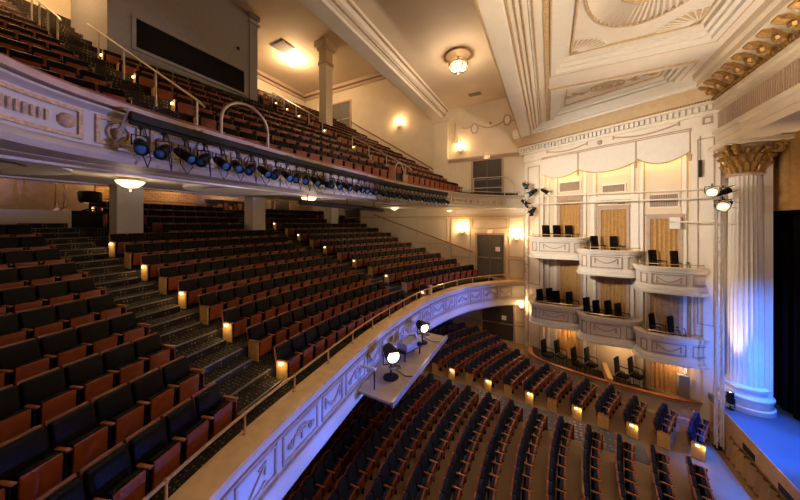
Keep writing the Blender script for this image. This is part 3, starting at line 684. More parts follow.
# ------------------------------------------------------------ balcony structure
b = MB(); terrace(b, bal_x, bal_z, 12, lambda y: max(BAL.xat(y) - .62, bal_x(0, y) + .3), -3.5, .7)
struct('floor_balcony', b, 'carpet', 'steep dark terraces of the balcony', smooth=False)
p = BAL.p
b = MB(); b.sweep(p, [(-.12, 1.76), (.0, 1.72), (.02, 1.68), (-.07, 1.65), (-.1, 1.63), (-.1, 1.14), (-.03, 1.11), (.04, 1.08), (.09, 1.0), (.02, .93), (-.5, .93), (-.5, 1.76)])
BF = struct('trim_10', b, 'fascia', 'curved balcony front with plaster panels behind the lamps', 'balcony front')
b = MB(); b.sweep(p, [(.06, 1.84), (.06, 1.75), (-.6, 1.75), (-.6, 1.84)]); obj('front_cap', b, 'rose', BF)
panels(BAL, BF, .6, BAL.l[-1] - .7, 1.18, 1.60, -.09, [1.5, .55], .14, 'gilt', ['fluted', 'rosette'])
# underside with saucer domes
def sof(x): return .95 + .065*(-6 - x)
b = MB(); ys = yline(48); n = len(ys); xs = [BAL.xat(y) - .1 if y > -1.6 else -2.7 for y in ys]
vs = [(x, y, .95) for x, y in zip(xs, ys)] + [(-16.6, y, sof(-16.6)) for y in ys] + [(x, y, 1.0) for x, y in zip(xs, ys)] + [(-16.6, y, sof(-16.6) + 1.2) for y in ys]
fs = []
for i in range(n - 1): fs += [(a + i, a + i + 1, c + i + 1, c + i) for a, c in ((0, n), (2*n, 3*n), (n, 3*n))]
b.add(vs, fs); SOF = struct('ceiling_under_balcony', b, 'soffit', 'sloping plaster ceiling under the balcony with saucer domes')
b = MB()
for o, zz in ((.6, -.05), (1.9, -.0)): b.sweep([(q[0] - .0, q[1]) for q in p], [(-o, .90 + .066*o), (-o - .2, .90 + .066*o), (-o - .2, 1.0 + .066*o), (-o, 1.0 + .066*o)])
b.box(-16.7, -16.3, -3.5, 20.2, 1.56, 1.8); obj('soffit_moulding', b, 'pale', SOF)
for i, (x, y) in enumerate(((-9.6, .6), (-9.6, 5.95), (-9.3, 11.4), (-8.7, 16.8))):
    b = MB(); z = sof(x)
    b.lathe([(.9, .0), (1.3, -.05), (1.5, -.045), (1.5, .03), (1.34, .05), (1.3, -.0), (.94, .0)], 40, (x, y, z - .03))
    ob_ = obj('dome_ring', b, 'white', SOF)
    b = MB(); b.lathe([(.95, -.02), (.6, .0), (.01, .01)], 40, (x, y, z - .05)); obj('dome_dish', b, 'pale', ob_)
SLOPE = math.atan(.075)
# projection booth
b = MB(); b.box(-20.5, -16.0, 4.5, 10.9, 5.5, 12.7); BO = struct('wall_booth', b, 'grey', 'grey projection booth standing in the balcony', 'projection booth')
BFR = ((-16.0, 0), (0, 1), (1, 0))
b = MB(); b.frame(BFR, 5.25, 10.45, 7.55, 9.1, .14, 0, .10); obj('window_frame', b, 'grey', BO)
b = MB(); b.ob(BFR, 5.39, 10.31, 7.69, 8.96, .0, .03); obj('window_pane', b, 'glass', BO, 'long dark window')
obj('corner_post', MB().box(-16.1, -15.9, 10.65, 11.15, 5.5, 12.7).box(-16.2, -15.8, 10.55, 11.25, 12.1, 12.2).box(-16.2, -15.8, 10.55, 11.25, 12.45, 12.7), 'grey', BO)
obj('dark_cap', MB().box(-16.0, -15.96, 9.9, 10.05, 10.1, 10.26), 'black', BO)
t = thing('balcony_column', 'slim white square column with stepped capital among the balcony rows', 'column', (-14, 15.1, 5.9))
obj('shaft', MB().box(-.32, .32, -.34, .34, 0, 6.5), 'cream', t)
obj('capital', MB().box(-.55, .55, -.6, .6, 6.42, 6.8).box(-.4, .4, -.44, .44, 6.2, 6.42).box(-.38, .38, -.4, .4, 5.35, 5.45).box(-.38, .38, -.4, .4, 5.15, 5.22), 'cream', t)
obj('capital_line', MB().box(-.36, .36, -.39, .39, 5.24, 5.33), 'rose', t)
t = thing('ceiling_vent', 'square louvred vent on the balcony ceiling beside the bright lamp', 'vent', (-16.9, 13.8, 12.7))
obj('vent_frame', MB().box(-.65, .65, -.55, .55, -.05, 0), 'vent', t); obj('louvres', MB().add([], []) if False else [None] and (lambda q: ([q.box(-.58 + .13*i, -.5 + .13*i, -.48, .48, -.08, -.05) for i in range(9)], q)[1])(MB()), 'grey', t)
t = thing('ceiling_vent', 'small vent in the middle ceiling near the side wall', 'vent', (-4.3, 18.6, 8.5))
obj('vent_frame', MB().box(-.4, .4, -.18, .18, -.04, 0), 'vent', t); obj('louvres', (lambda q: ([q.box(-.35, .35, -.14 + .07*i, -.11 + .07*i, -.06, -.04) for i in range(5)], q)[1])(MB()), 'grey', t)

# ------------------------------------------------------------ lamps
def sconce(x, z, label, e):
    t = thing('wall_sconce', label, 'lamp', (x, 20.2, z)); obj('back_plate', MB().bev(-.07, .07, -.04, 0, -.3, .1, .01), 'brass', t)
    obj('arm', MB().tube([(0, -.03, -.16), (0, -.14, -.18), (0, -.16, -.08)], .016), 'brass', t)
    obj('lamp_bowl', MB().lathe([(.01, -.1), (.08, -.08), (.13, 0), (.15, .1), (.13, .1), (.1, 0)], 16, (0, -.17, 0)), 'glow', t)
    lamp('POINT', (x, 19.88, z + .22), e, AMB, size=.1)
sconce(-10.8, 8.0, 'glowing sconce on the wall above the balcony handrail', 85)
sconce(-5.7, 5.35, 'glowing sconce beside the dark balcony door', 70)
sconce(-5.55, -.6, 'glowing sconce beside the grey mezzanine door, towards the rows', 110)
sconce(-1.9, -1.0, 'glowing sconce between the grey mezzanine door and the boxes', 110)
sconce(-1.6, -5.5, 'glowing sconce beside the dark stalls door', 90)
# pendant bowl on the middle ceiling
t = thing('pendant_bowl', 'big ribbed glass bowl lamp hanging under a ceiling medallion', 'lamp', (-4.05, 13.9, 8.5))
obj('medallion', MB().lathe([(.6, 0), (.6, -.02), (.56, -.03), (.5, -.02), (.2, -.02), (.12, -.06), (.02, -.07)], 32), 'pale', t)
obj('medallion_rim', MB().tube([(.63*math.cos(2*PI*i/36), .63*math.sin(2*PI*i/36), -.03) for i in range(36)], .035, 6, closed=True), 'gilt', t)
obj('stem', MB().tube([(0, 0, -.08), (0, 0, -.5)], .05), 'brass', t)
bw = obj('glass_bowl', MB().lathe([(.02, -.86), (.2, -.83), (.38, -.72), (.46, -.58), (.44, -.58), (.36, -.7), (.02, -.8)], 24), 'glow', t)
b = MB()
for i in range(8): a = 2*PI*i/8; b.tube([(r*math.cos(a), r*math.sin(a), z) for r, z in ((.03, -.88), (.21, -.85), (.39, -.73), (.47, -.57))], .026, 5)
obj('rib', b, 'black', bw); obj('rim', MB().lathe([(.47, -.58), (.52, -.57), (.52, -.5), (.47, -.5)], 28), 'brass', t); obj('finial', MB().ball((0, 0, -.9), .05), 'brass', t)
lamp('POINT', (-4.05, 13.9, 8.0), 40, AMB, size=.15); lamp('POINT', (-4.05, 13.9, 7.3), 230, (1, .74, .48), size=.3)
# bowls under the balcony
for (x, y, lab) in ((-9.8, 3.2, 'scalloped glass bowl lamp under the balcony nearest the viewer'), (-8.5, 8.2, 'glass bowl lamp under the balcony above the centre rows'), (-9.7, 17.4, 'glass bowl lamp under the balcony at the end of the dark pipe'), (-6.2, 19.1, 'small ceiling lamp under the balcony near the side wall')):
    z = sof(x); t = thing('ceiling_bowl', lab, 'lamp', (x, y, z - .03)); s = .72 if y < 18 else .45
    obj('ceiling_plate', MB().lathe([(.3*s, 0), (.3*s, -.04), (.1*s, -.08)], 20), 'brass', t)
    obj('glass_bowl', MB().lathe([(.02, -.34*s), (.2*s, -.3*s), (.36*s, -.18*s), (.42*s, -.08*s), (.40*s, -.07*s), (.3*s, -.16*s), (.02, -.28*s)], 24), 'glow', t)
    obj('rim', MB().lathe([(.41*s, -.09*s), (.44*s, -.08*s), (.44*s, -.05*s), (.41*s, -.05*s)], 24), 'brass', t); obj('finial', MB().lathe([(.01, -.46*s), (.05*s, -.42*s), (.03*s, -.37*s), (.05*s, -.33*s)], 10), 'brass', t)
    lamp('POINT', (x, y, z - .6), 30 if s > .5 else 14, WARM, size=.2)
    lamp('POINT', (x, y, z - .07), 6, AMB, size=.08)
t = thing('hanging_pipe', 'long dark pipe hanging below the balcony underside', 'pipe', (0, 0, 0))
obj('pipe_tube', MB().tube([(-6.9, 6.3, .66), (-6.9, 11.2, .60)], .085, 10), 'black', t)
for y in (6.6, 8.6, 10.5): obj('hanger', MB().tube([(-6.9, y, .66), (-6.9, y, 1.0)], .015), 'black', t)
t = thing('ceiling_globe', 'very bright round ceiling lamp over the balcony rear', 'lamp', (-17.5, 15.2, 12.7))
obj('ceiling_plate', MB().lathe([(.3, 0), (.3, -.06), (.2, -.1)], 20), 'brass', t); obj('globe', MB().ball((0, 0, -.28), .3, 18), 'spot', t)

# ------------------------------------------------------------ theatre boxes
def box_path(x0, x1, yf, yl, yr):
    r = .55; pts = [(x0, yl), (x0, yf + r)]
    pts += [(x0 + r*.7 - r*.7*math.cos(PI/2*i/8), yf + r - r*math.sin(PI/2*i/8)) for i in range(1, 9)]
    xm = x1 - .75
    for i in range(1, 6): f = i/6; pts.append((x0 + r*.7 + (xm - x0 - r*.7)*f, yf - .05*math.sin(PI*f)))
    pts += [(xm + .75*math.sin(PI/2*i/10), yf + .75 - .75*math.cos(PI/2*i/10)) for i in range(11)]
    if yr > yf + .76: pts.append((x1, yr))
    return pts
def theatre_box(x0, x1, yf, yl, zt, zb, label):
    yr = boxy(x1); pts = box_path(x0, x1, yf, yl, max(yr + .02, yf + .78)); t = thing('theatre_box', label, 'theatre box', (0, 0, 0))
    b = MB(); b.sweep(pts, [(0, zt - .08), (.05, zt - .1), (.05, zt - .2), (-.03, zt - .24), (-.05, zb + .34), (0, zb + .3), (.05, zb + .22), (.05, zb + .12), (.1, zb + .08), (.1, zb), (-.18, zb), (-.18, zt - .08)]); PP = Path(pts); obj('parapet', b, 'white', t)
    obj('parapet_cap', MB().sweep(pts, [(.09, zt), (.09, zt - .08), (-.24, zt - .08), (-.24, zt)]), 'pale', t)
    poly = pts + ([(x1, yr)] if yr > pts[-1][1] else []) + [(x0, min(boxy(x0), max(yl, boxy(x0))))]
    poly = pts + [(x0 + .02, yl + .01)]
    obj('box_floor', MB().prism(poly, zb + .02, zb + .12), 'pale', t)
    dl = [i for i, q in enumerate(pts) if abs(q[1] - yf) < .06]; xa = x0 + .42; d0 = PP.l[10]; d1 = PP.l[15]
    zc0, zc1 = zb + .40, zt - .30
    def fr(a, c, sw):
        b = MB(); sub = PP.sub(a, c, 10)
        for z in (zc0, zc1 - .035): b.sweep(sub, [(-.06, z), (0, z), (0, z + .035), (-.06, z + .035)])
        for s in (a, c - .035): b.sweep(PP.sub(s, s + .035, 2), [(-.06, zc0), (0, zc0), (0, zc1), (-.06, zc1)])
        o = obj('panel_moulding', b, 'rose', t)
        if sw:
            b = MB(); L = c - a
            def at(s, z): q, tt, nn = PP.at(s); return (q[0] + nn[0]*-.02, q[1] + nn[1]*-.02, z)
            b.tube([at(a + L*(.16 + .68*k/14), zc1 - .12 - .2*math.sin(PI*k/14)) for k in range(15)], .022, 6)
            for s in (.15, .85): b.tube([at(a + L*s, zc1 - .08 - .07*k) for k in range(5)], [.02, .03, .02, .03, .015], 6)
            obj('garland', b, 'rose', o)
    m = d1 - d0
    fr(d0 - .62, d0 - .34, False); fr(d0 - .2, d1 - .12, True); fr(d1 + .08, d1 + .72, False)
    b = MB(); b.tube([(q[0] + nn[0]*-.08, q[1] + nn[1]*-.08, zt + .13) for q, tt, nn in [PP.at(PP.l[-1]*i/36) for i in range(1, 36)]], .018, 6); obj('brass_rail', b, 'brass', t)
    for i in range(6):
        q, tt, nn = PP.at(PP.l[-1]*(i + .5)/6); obj('rail_post', MB().tube([(q[0] - nn[0]*.08, q[1] - nn[1]*.08, zt - .01), (q[0] - nn[0]*.08, q[1] - nn[1]*.08, zt + .13)], .014), 'brass', t)
    return t
theatre_box(-.95, 1.85, 17.6, boxy(-.95) - .25, -.78, -1.98, 'upper theatre box nearest the side wall, three black chairs behind its parapet')
theatre_box(1.38, 3.95, 16.7, 17.5, -1.32, -2.58, 'middle box of the upper tier, cream parapet with swag panel')
theatre_box(3.52, 5.9, 15.8, 16.6, -1.88, -3.0, 'upper theatre box nearest the stage column')
theatre_box(-.95, 1.80, 17.6, boxy(-.95) - .25, -4.55, -5.75, 'lower theatre box nearest the side wall, four black chairs inside')
theatre_box(1.38, 3.9, 16.7, 17.5, -4.62, -5.9, 'middle box of the lower tier with black chairs inside')
theatre_box(3.52, 5.9, 15.8, 16.6, -4.78, -5.95, 'lower theatre box nearest the stage column')
# box doorways and curtains
TIER = (('upper', (1.31, .69, .19), (-1.46, -2.0, -2.56)), ('lower', (-2.3, -2.9, -3.25), (-5.23, -5.3, -5.46)), ('floor', (-6.0, None, -6.2), (-7.8, None, -7.8)))
DQ = ((2.17, 3.26), (4.28, 5.36), (6.28, 7.25)); dn = 7
WHERE = ('nearest the side wall', 'in the middle', 'nearest the stage column')
for tn, tops, bots in TIER:
    for j in range(3):
        if tops[j] is None: continue
        q0, q1 = DQ[j]; z1, z0 = tops[j], bots[j]
        b = MB(); b.frame(BOXW, q0 - .14, q1 + .14, z0 - .0, z1 + .14, .14, 0, .12); b.ob(BOXW, q0 - .18, q1 + .18, z1 + .14, z1 + .22, 0, .18)
        o = struct('door_%d' % dn, b, 'rose', '%s box doorway %s' % (tn, WHERE[j]), 'doorway'); dn += 1
        if tn == 'upper' and j == 1:
            b = MB(); b.frame(BOXW, q0 - .5, q1 + .5, z0, z1 + .7, .2, 0, .14); obj('outer_case', b, 'white', o)
            b = MB(); zc = z1 + .38
            for k in range(9):
                qq = q0 - .2 + k*(q1 - q0 + .4)/8; b.ball((O[0] + .878*qq - .479*.08, O[1] - .479*qq - .878*.08, zc + .05*math.sin(k*PI/4)), .07, 8)
            obj('lintel_carving', b, 'white', o)
        a0 = (O[0] + .878*q1 - .479*.05, O[1] - .479*q1 - .878*.05); a1 = (O[0] + .878*q0 - .479*.05, O[1] - .479*q0 - .878*.05)
        pleats('doorway_curtain', a1, a0, z0, z1, 'curtain', 'gold pleated curtain in the %s doorway %s' % ('upper box' if tn == 'upper' else 'lower box' if tn == 'lower' else 'floor level', WHERE[j]), 'curtain', .028, .16, 'doorway curtains')
for (q0, q1, z0, z1, lab) in ((2.11, 3.21, 1.85, 2.35, 'wall grille above the upper box nearest the side wall'), (4.33, 5.28, 1.6, 1.95, 'wall grille above the middle upper box'), (6.25, 7.21, .75, 1.3, 'wall grille above the upper box nearest the stage column')):
    t = thing('wall_vent', lab, 'vent', (0, 0, 0)); obj('vent_frame', MB().frame(BOXW, q0 - .06, q1 + .06, z0 - .06, z1 + .06, .06, 0, .06), 'white', t); obj('vent_back', MB().ob(BOXW, q0, q1, z0, z1, 0, .02), 'vent', t)
    b = MB(); n = int((q1 - q0)/.06)
    for i in range(n): b.ob(BOXW, q0 + i*.06, q0 + i*.06 + .025, z0, z1, .02, .04)
    obj('grille', b, 'rose', t)
# scalloped valances
SC = ((1.22, 3.25, 2.95, 2.72), (3.25, 5.82, 2.95, 2.7), (5.82, 7.66, 3.05, 2.75))
for i, (q0, q1, ze, zm) in enumerate(SC):
    t = thing('scalloped_valance', 'cream scalloped valance above the boxes, %s' % WHERE[i], 'valance', (0, 0, 0)); n = 20; b = MB(); vs = []
    for nn in (.28, .24):
        for k in range(n + 1):
            f = k/n; q = q0 + (q1 - q0)*f; zl = ze - (ze - zm + .12)*math.sin(PI*f) + .12*(.5 - abs(f - .5))
            bow = .05*math.sin(PI*f)
            for z in (3.92, zl): vs.append((O[0] + .878*q - .479*(nn + bow), O[1] - .479*q - .878*(nn + bow), z))
    m = 2*(n + 1); fs = []
    for g in (0, m): fs += [(g + 2*k, g + 2*k + 2, g + 2*k + 3, g + 2*k + 1) for k in range(n)]
    fs += [(2*k + 1, 2*k + 3, m + 2*k + 3, m + 2*k + 1) for k in range(n)]
    b.add(vs, fs); obj('cloth', b, 'white', t)
    b = MB(); b.tube([(O[0] + .878*q - .479*(.29 + .05*math.sin(PI*f)), O[1] - .479*q - .878*(.29 + .05*math.sin(PI*f)), ze - (ze - zm + .12)*math.sin(PI*f) + .12*(.5 - abs(f - .5))) for f in [k/20 for k in range(21)] for q in [q0 + (q1 - q0)*f]], .03, 6); obj('fringe', b, 'gilt', t)
    b = MB(); qq = q1 - .02; c = (O[0] + .878*qq - .479*.31, O[1] - .479*qq - .878*.31); b.tube([(*c, 3.9), (*c, 2.95), (*c, 2.9), (*c, 2.65)], [.025, .025, .07, .05], 7); obj('tassel', b, 'rose', t)

# box chairs
def make_chair(name, label):
    t = thing(name, label, 'chair', (0, 0, 0), 0, None)
    obj('seat', MB().bev(-.22, .24, -.22, .22, .40, .48, .03), 'leather', t); obj('backrest', MB().bev(-.26, -.19, -.22, .22, .5, 1.02, .03, tilt=.12), 'leather', t)
    for sx in (-1, 1):
        for sy in (-1, 1): obj('leg', MB().tube([(.19*sx, .19*sy, .42), (.21*sx, .2*sy, 0)], .016, 6), 'black', t)
    for sy in (-1, 1): obj('armrest', MB().tube([(-.24, .23*sy, .66), (.16, .23*sy, .66), (.2, .23*sy, .42)], .018, 6), 'black', t)
    obj('back_frame', MB().tube([(-.23, -.19, .42), (-.26, -.19, .55)], .014).tube([(-.23, .19, .42), (-.26, .19, .55)], .014), 'black', t)
    return t
chair0 = make_chair('box_chair', ''); chair0.scale = (.92, 1.1, 1.35); used = [False]
def place_chair(x, y, z, rz, label):
    if not used[0]:
        used[0] = True; chair0.location = (x, y, z + ZO); chair0.rotation_euler = (0, 0, rz); chair0['label'] = label; return chair0
    return dup(chair0, (x, y, z), rz, label)
zf = lambda zt: zt - .72
for x, y, zt, rz, lab in (
    (0, 18.2, -.78, -.9, 'black box chair, upper box nearest the side wall, leftmost of three'), (.55, 18.45, -.78, -.9, 'black box chair, upper box nearest the side wall, middle of three'), (1.15, 18.3, -.78, -.9, 'black box chair, upper box nearest the side wall, rightmost of three'),
    (2.25, 17.4, -1.32, -.8, 'black box chair on the left in the middle upper box'), (3.05, 17.33, -1.32, -.8, 'black box chair on the right in the middle upper box'),
    (4.35, 16.55, -1.88, -.8, 'black box chair on the left in the upper box by the column'), (5.05, 16.4, -1.88, -.8, 'black box chair on the right in the upper box by the column'),
    (-.3, 18.3, -4.55, -.7, 'black box chair, lower box by side wall, first from the wall'), (.2, 18.85, -4.55, -.7, 'black box chair, lower box by side wall, tall rear one'), (.5, 18.2, -4.55, -.9, 'black box chair, lower box by side wall, front one nearest the parapet'), (1.2, 18.35, -4.55, -.7, 'black box chair, lower box by side wall, nearest the middle box'),
    (1.95, 17.68, -4.62, -.7, 'black box chair in the middle lower box, far left one'), (2.32, 17.27, -4.62, -.7, 'black box chair in the middle lower box, front left one'), (3.2, 17.14, -4.62, -.7, 'black box chair in the middle lower box, front right one'), (2.85, 17.5, -4.62, -.7, 'black box chair in the middle lower box, rear right one'),
    (4.35, 16.55, -4.78, -.6, 'black box chair in the lower box by the column, left one'), (4.95, 16.42, -4.78, -.6, 'black box chair in the lower box by the column, right one')):
    place_chair(x, y, zf(zt), rz, lab)
    place = None
for nm, x0, x1, y0, y1, z0, z1 in (): pass
# raised floors inside the boxes carry the chairs
for zt, zb, x0, x1, yf, yl in ((-.78, -1.98, -.95, 1.85, 17.6, 19.5), (-1.32, -2.58, 1.38, 3.95, 16.7, 17.5), (-1.88, -3.0, 3.52, 5.9, 15.8, 16.6), (-4.55, -5.75, -.95, 1.8, 17.6, 19.5), (-4.62, -5.9, 1.38, 3.9, 16.7, 17.5), (-4.78, -5.95, 3.52, 5.9, 15.8, 16.6)):
    pts = box_path(x0 + .2, x1 - .2, yf + .2, max(yl, yf + .8), yf + .9); pl = pts + [(x1 - .2, boxy(x1 - .2) - .02), (x0 + .2, boxy(x0 + .2) - .02)] if boxy(x1 - .2) - .02 > pts[-1][1] + .01 else pts + [(x0 + .2, boxy(x0 + .2) - .02)]
    bx = struct('floor_box', MB().prism(pl, zb + .125, zt - .72), 'carpet', 'dark carpet floor inside a theatre box')

# orchestra boxes: low curved wall, platform, chairs
OB = Path(crom([(-1.05, 18.6), (-.9, 17.6), (-.2, 16.95), (1.2, 16.45), (2.6, 16.15), (4.2, 15.98), (5.2, 16.0), (5.62, 16.15)]))
for (x, y, lab) in ((.7, 18.4, 'nearest the side wall'), (2.75, 17.25, 'in the middle'), (4.75, 16.35, 'by the stage column')):  # round lamps added to give the warm glow below the lower boxes
    t = thing('added_downlight', 'small round lamp added under the lower theatre box %s' % lab, 'lamp', (x, y, -5.75 if x < 1 else -5.9 if x < 3 else -5.95)); obj('trim_ring', MB().lathe([(.12, 0), (.12, -.04), (.09, -.05), (.09, 0)], 18), 'brass', t); obj('bulb', MB().ball((0, 0, -.04), .07, 12), 'glow', t)
    lamp('POINT', (x, y, -6.1), 26, AMB, size=.06)
t = thing('orchestra_box_front', 'low cream wall with wooden cap enclosing the floor level boxes', 'low wall', (0, 0, 0), kind='structure')
obj('low_wall', MB().sweep(OB.p, [(0, -7.5), (0, -7.62), (-.02, -7.66), (-.02, -8.2), (.02, -8.22), (.02, -8.4), (-.12, -8.4), (-.12, -7.5)]), 'cream', t)
obj('wooden_cap', MB().sweep(OB.p, [(.05, -7.44), (.05, -7.5), (-.17, -7.5), (-.17, -7.44)]), 'arm', t)
obj('cap_line', MB().sweep(OB.p, [(.012, -7.56), (.03, -7.56), (.03, -7.6), (.012, -7.6)]), 'gilt', t)
b = MB(); b.prism([(q[0], q[1] + .13) for q in OB.p] + [(5.62, boxy(5.62)), (-1.0, boxy(-1.0))], -8.35, -7.86); struct('floor_box', b, 'carpet', 'dark raised floor of the floor level boxes')
b = MB(); b.box(2.5, 2.62, 16.25, 18.0, -7.86, -7.36); b.box(2.46, 2.66, 16.25, 18.0, -7.36, -7.3); tag(obj('box_divider', b, 'panel'), 'gold low divider wall between the floor level boxes', 'divider')
for x, y, rz, lab in ((-.05, 17.4, -.5, 'black chair in the floor box, first from the side wall'), (.6, 17.65, -.5, 'black chair in the floor box, second from the side wall'), (1.35, 17.0, -.5, 'black chair in the floor box, third from the side wall'), (1.95, 17.3, -.5, 'black chair in the floor box just before the gold divider'), (3.1, 16.75, -.5, 'black chair in the floor box just past the gold divider'), (3.68, 17.0, -.5, 'black chair in the floor box, nearest the stage')):
    place_chair(x, y, -7.86, rz, lab)

# ------------------------------------------------------------ seats
def seat_parts(kind):
    W = .52 if kind != 'stalls' else .46; P = {}
    h = W/2
    if kind == 'stalls':
        back = MB().bev(-.10, -.02, -h + .02, h - .02, .40, .86, .035, 3, tilt=.16)
        bm_top = lambda e: True
        b_ = MB()
        n = 10; vs = []
        for xo in (-.13, -.02):
            for k in range(n + 1):
                f = k/n; y = -h + .015 + (2*h - .03)*f; z = .80 + .09*math.sin(PI*f); vs += [(xo - .16*.4 + .06, y, .40), (xo - .16*.5, y, z)]
        m = 2*(n + 1); fs = []
        for g in (0, m): fs += [(g + 2*k, g + 2*k + 2, g + 2*k + 3, g + 2*k + 1) for k in range(n)]
        fs += [(2*k + 1, 2*k + 3, m + 2*k + 3, m + 2*k + 1) for k in range(n)] + [(0, 1, m + 1, m), (2*n, 2*n + 1, m + 2*n + 1, m + 2*n)]
        b_.add(vs, fs); P['backrest'] = (b_, 'navy')
        s_ = MB()
        vs = []
        for xo in (-.165, -.125):
            for k in range(n + 1):
                f = k/n; y = -h + .005 + (2*h - .01)*f; z = .81 + .095*math.sin(PI*f); vs += [(xo - .05 + .06, y, .30), (xo - .07, y, z)]
        s_.add(vs, fs); P['back_shell'] = (s_, 'wood')
        P['seat_pan'] = (MB().bev(.14, .20, -h + .045, h - .045, .27, .66, .025, 2, tilt=-.1), 'wood')
        P['cushion'] = (MB().bev(.05, .145, -h + .05, h - .05, .30, .64, .03, 2, tilt=-.1), 'navy')
        P['armrest'] = (MB().bev(-.02, .27, h - .028, h + .028, .60, .632, .012, 2), 'arm')
        P['standard'] = (MB().box(.01, .16, h - .012, h + .012, 0, .6), 'black')
    else:
        P['backrest'] = (MB().bev(-.11, -.02, -h + .008, h - .008, .36, .85, .04, 3, tilt=.2), 'leather')
        P['back_shell'] = (MB().bev(-.14, -.112, -h + .002, h - .002, .32, .868, .03, 2, tilt=.2), 'rim')
        P['seat_pan'] = (MB().bev(.175, .225, -h + .05, h - .05, .12, .555, .03, 2, tilt=-.06), 'wood')
        P['cushion'] = (MB().bev(.06, .176, -h + .055, h - .055, .18, .56, .035, 2, tilt=-.06), 'leather')
        P['armrest'] = (MB().bev(.02, .27, h - .032, h + .032, .52, .55, .012, 2), 'arm')
        P['standard'] = (MB().box(.0, .2, h - .012, h + .012, 0, .52), 'black')
    P['end_panel'] = (MB().bev(-.10, .26, -h - .055, -h - .025, .02, .55, .012, 1), 'panel')
    P['end_arm'] = (MB().bev(-.08, .28, -h - .07, -h + .01, .55, .58, .012, 1), 'arm')
    P['end_lamp'] = (MB().bev(.02, .12, -h - .10, -h - .052, .47, .53, .01, 1), 'glow2')
    for k in ('end_panel', 'end_arm', 'end_lamp'):     # the same on the other side
        mb, m = P[k]; m = 'wood' if m == 'panel' else m; q = MB(); q.v = [(x, -y, z) for x, y, z in mb.v]; q.f = mb.f[:]; q.m = mb.m[:]; P[k + '_b'] = (q, m)
    meshes = {k: mesh(k, mb, m) for k, (mb, m) in P.items()}
    def joined(keys):
        q = MB(); mats = []
        for k in keys:
            mb, m = P[k]
            if m not in mats: mats.append(m)
            q.add(mb.v, mb.f, mats.index(m))
        return mesh('seat_whole', q, mats), q, mats
    return meshes, joined
class Seats:
    def __init__(s, kind, name, cat):
        s.kind, s.name, s.cat = kind, name, cat; s.meshes, s.joined = seat_parts(kind); s.items = []; s.cache = {}
        s.lab = {}
    def put(s, x, y, z, rz, label, group, end=0, lit=False):     # end: -1 aisle on the local -y side, +1 on the +y side
        pts = [proj(x + dx, y + dy, z + dz) for dx, dy, dz in ((0, 0, .5), (-.1, .3, .9), (.2, -.3, .9), (.2, .3, 0), (.2, -.3, 0))]
        if not any(-6 < u < 806 and -6 < v < 506 for u, v, d in pts): return
        d = pts[0][2]; s.items.append((d, x, y, z, rz, label, group, end, lit))
    def build(s, most, part_dist):
        s.items.sort(key=lambda i: i[0]); base = ['backrest', 'back_shell', 'seat_pan', 'cushion', 'armrest', 'standard']
        rest = MB(); rmats = None
        for i, (d, x, y, z, rz, label, group, end, lit) in enumerate(s.items):
            ks = base + (['end_panel', 'end_arm'] + (['end_lamp'] if lit else []) if end == -1 else ['end_panel_b', 'end_arm_b'] + (['end_lamp_b'] if lit else []) if end == 1 else [])
            key = tuple(ks)
            if key not in s.cache: s.cache[key] = s.joined(ks)
            if i >= most:
                me, q, mats = s.cache[key]
                if rmats is None: rmats = ['leather' if s.kind != 'stalls' else 'wood', 'rim', 'wood', 'arm', 'black', 'panel', 'glow2', 'navy']
                c, sn = math.cos(rz), math.sin(rz)
                bb = len(rest.v); rest.v += [(x + c*a - sn*e, y + sn*a + c*e, z + f) for a, e, f in q.v]; rest.f += [tuple(bb + j for j in f) for f in q.f]; rest.m += [rmats.index(mats[j]) for j in q.m]
            elif d > part_dist:
                o = bpy.data.objects.new(s.name, s.cache[key][0]); COL.objects.link(o); o.location = (x, y, z + ZO); o.rotation_euler = (0, 0, rz); tag(o, label, s.cat, group)
            else:
                t = thing(s.name, label, s.cat, (x, y, z), rz, group)
                for k in ks:
                    nm = {'end_panel_b': 'end_panel', 'end_arm_b': 'end_armrest', 'end_arm': 'end_armrest', 'end_lamp': 'aisle_lamp', 'end_lamp_b': 'aisle_lamp'}.get(k, k)
                    o = bpy.data.objects.new(nm, s.meshes[k]); COL.objects.link(o); o.parent = t
        print(s.name, len(s.items))
        return rest, rmats
def face(xc, x, y): return math.atan2(YC - y, xc - x)
MS = Seats('mezz', 'mezzanine_seat', 'theatre seat'); W = .535
ROWN = lambda k: 'front row' if k == 0 else nth(k + 1) + ' row'
LAMPS = []
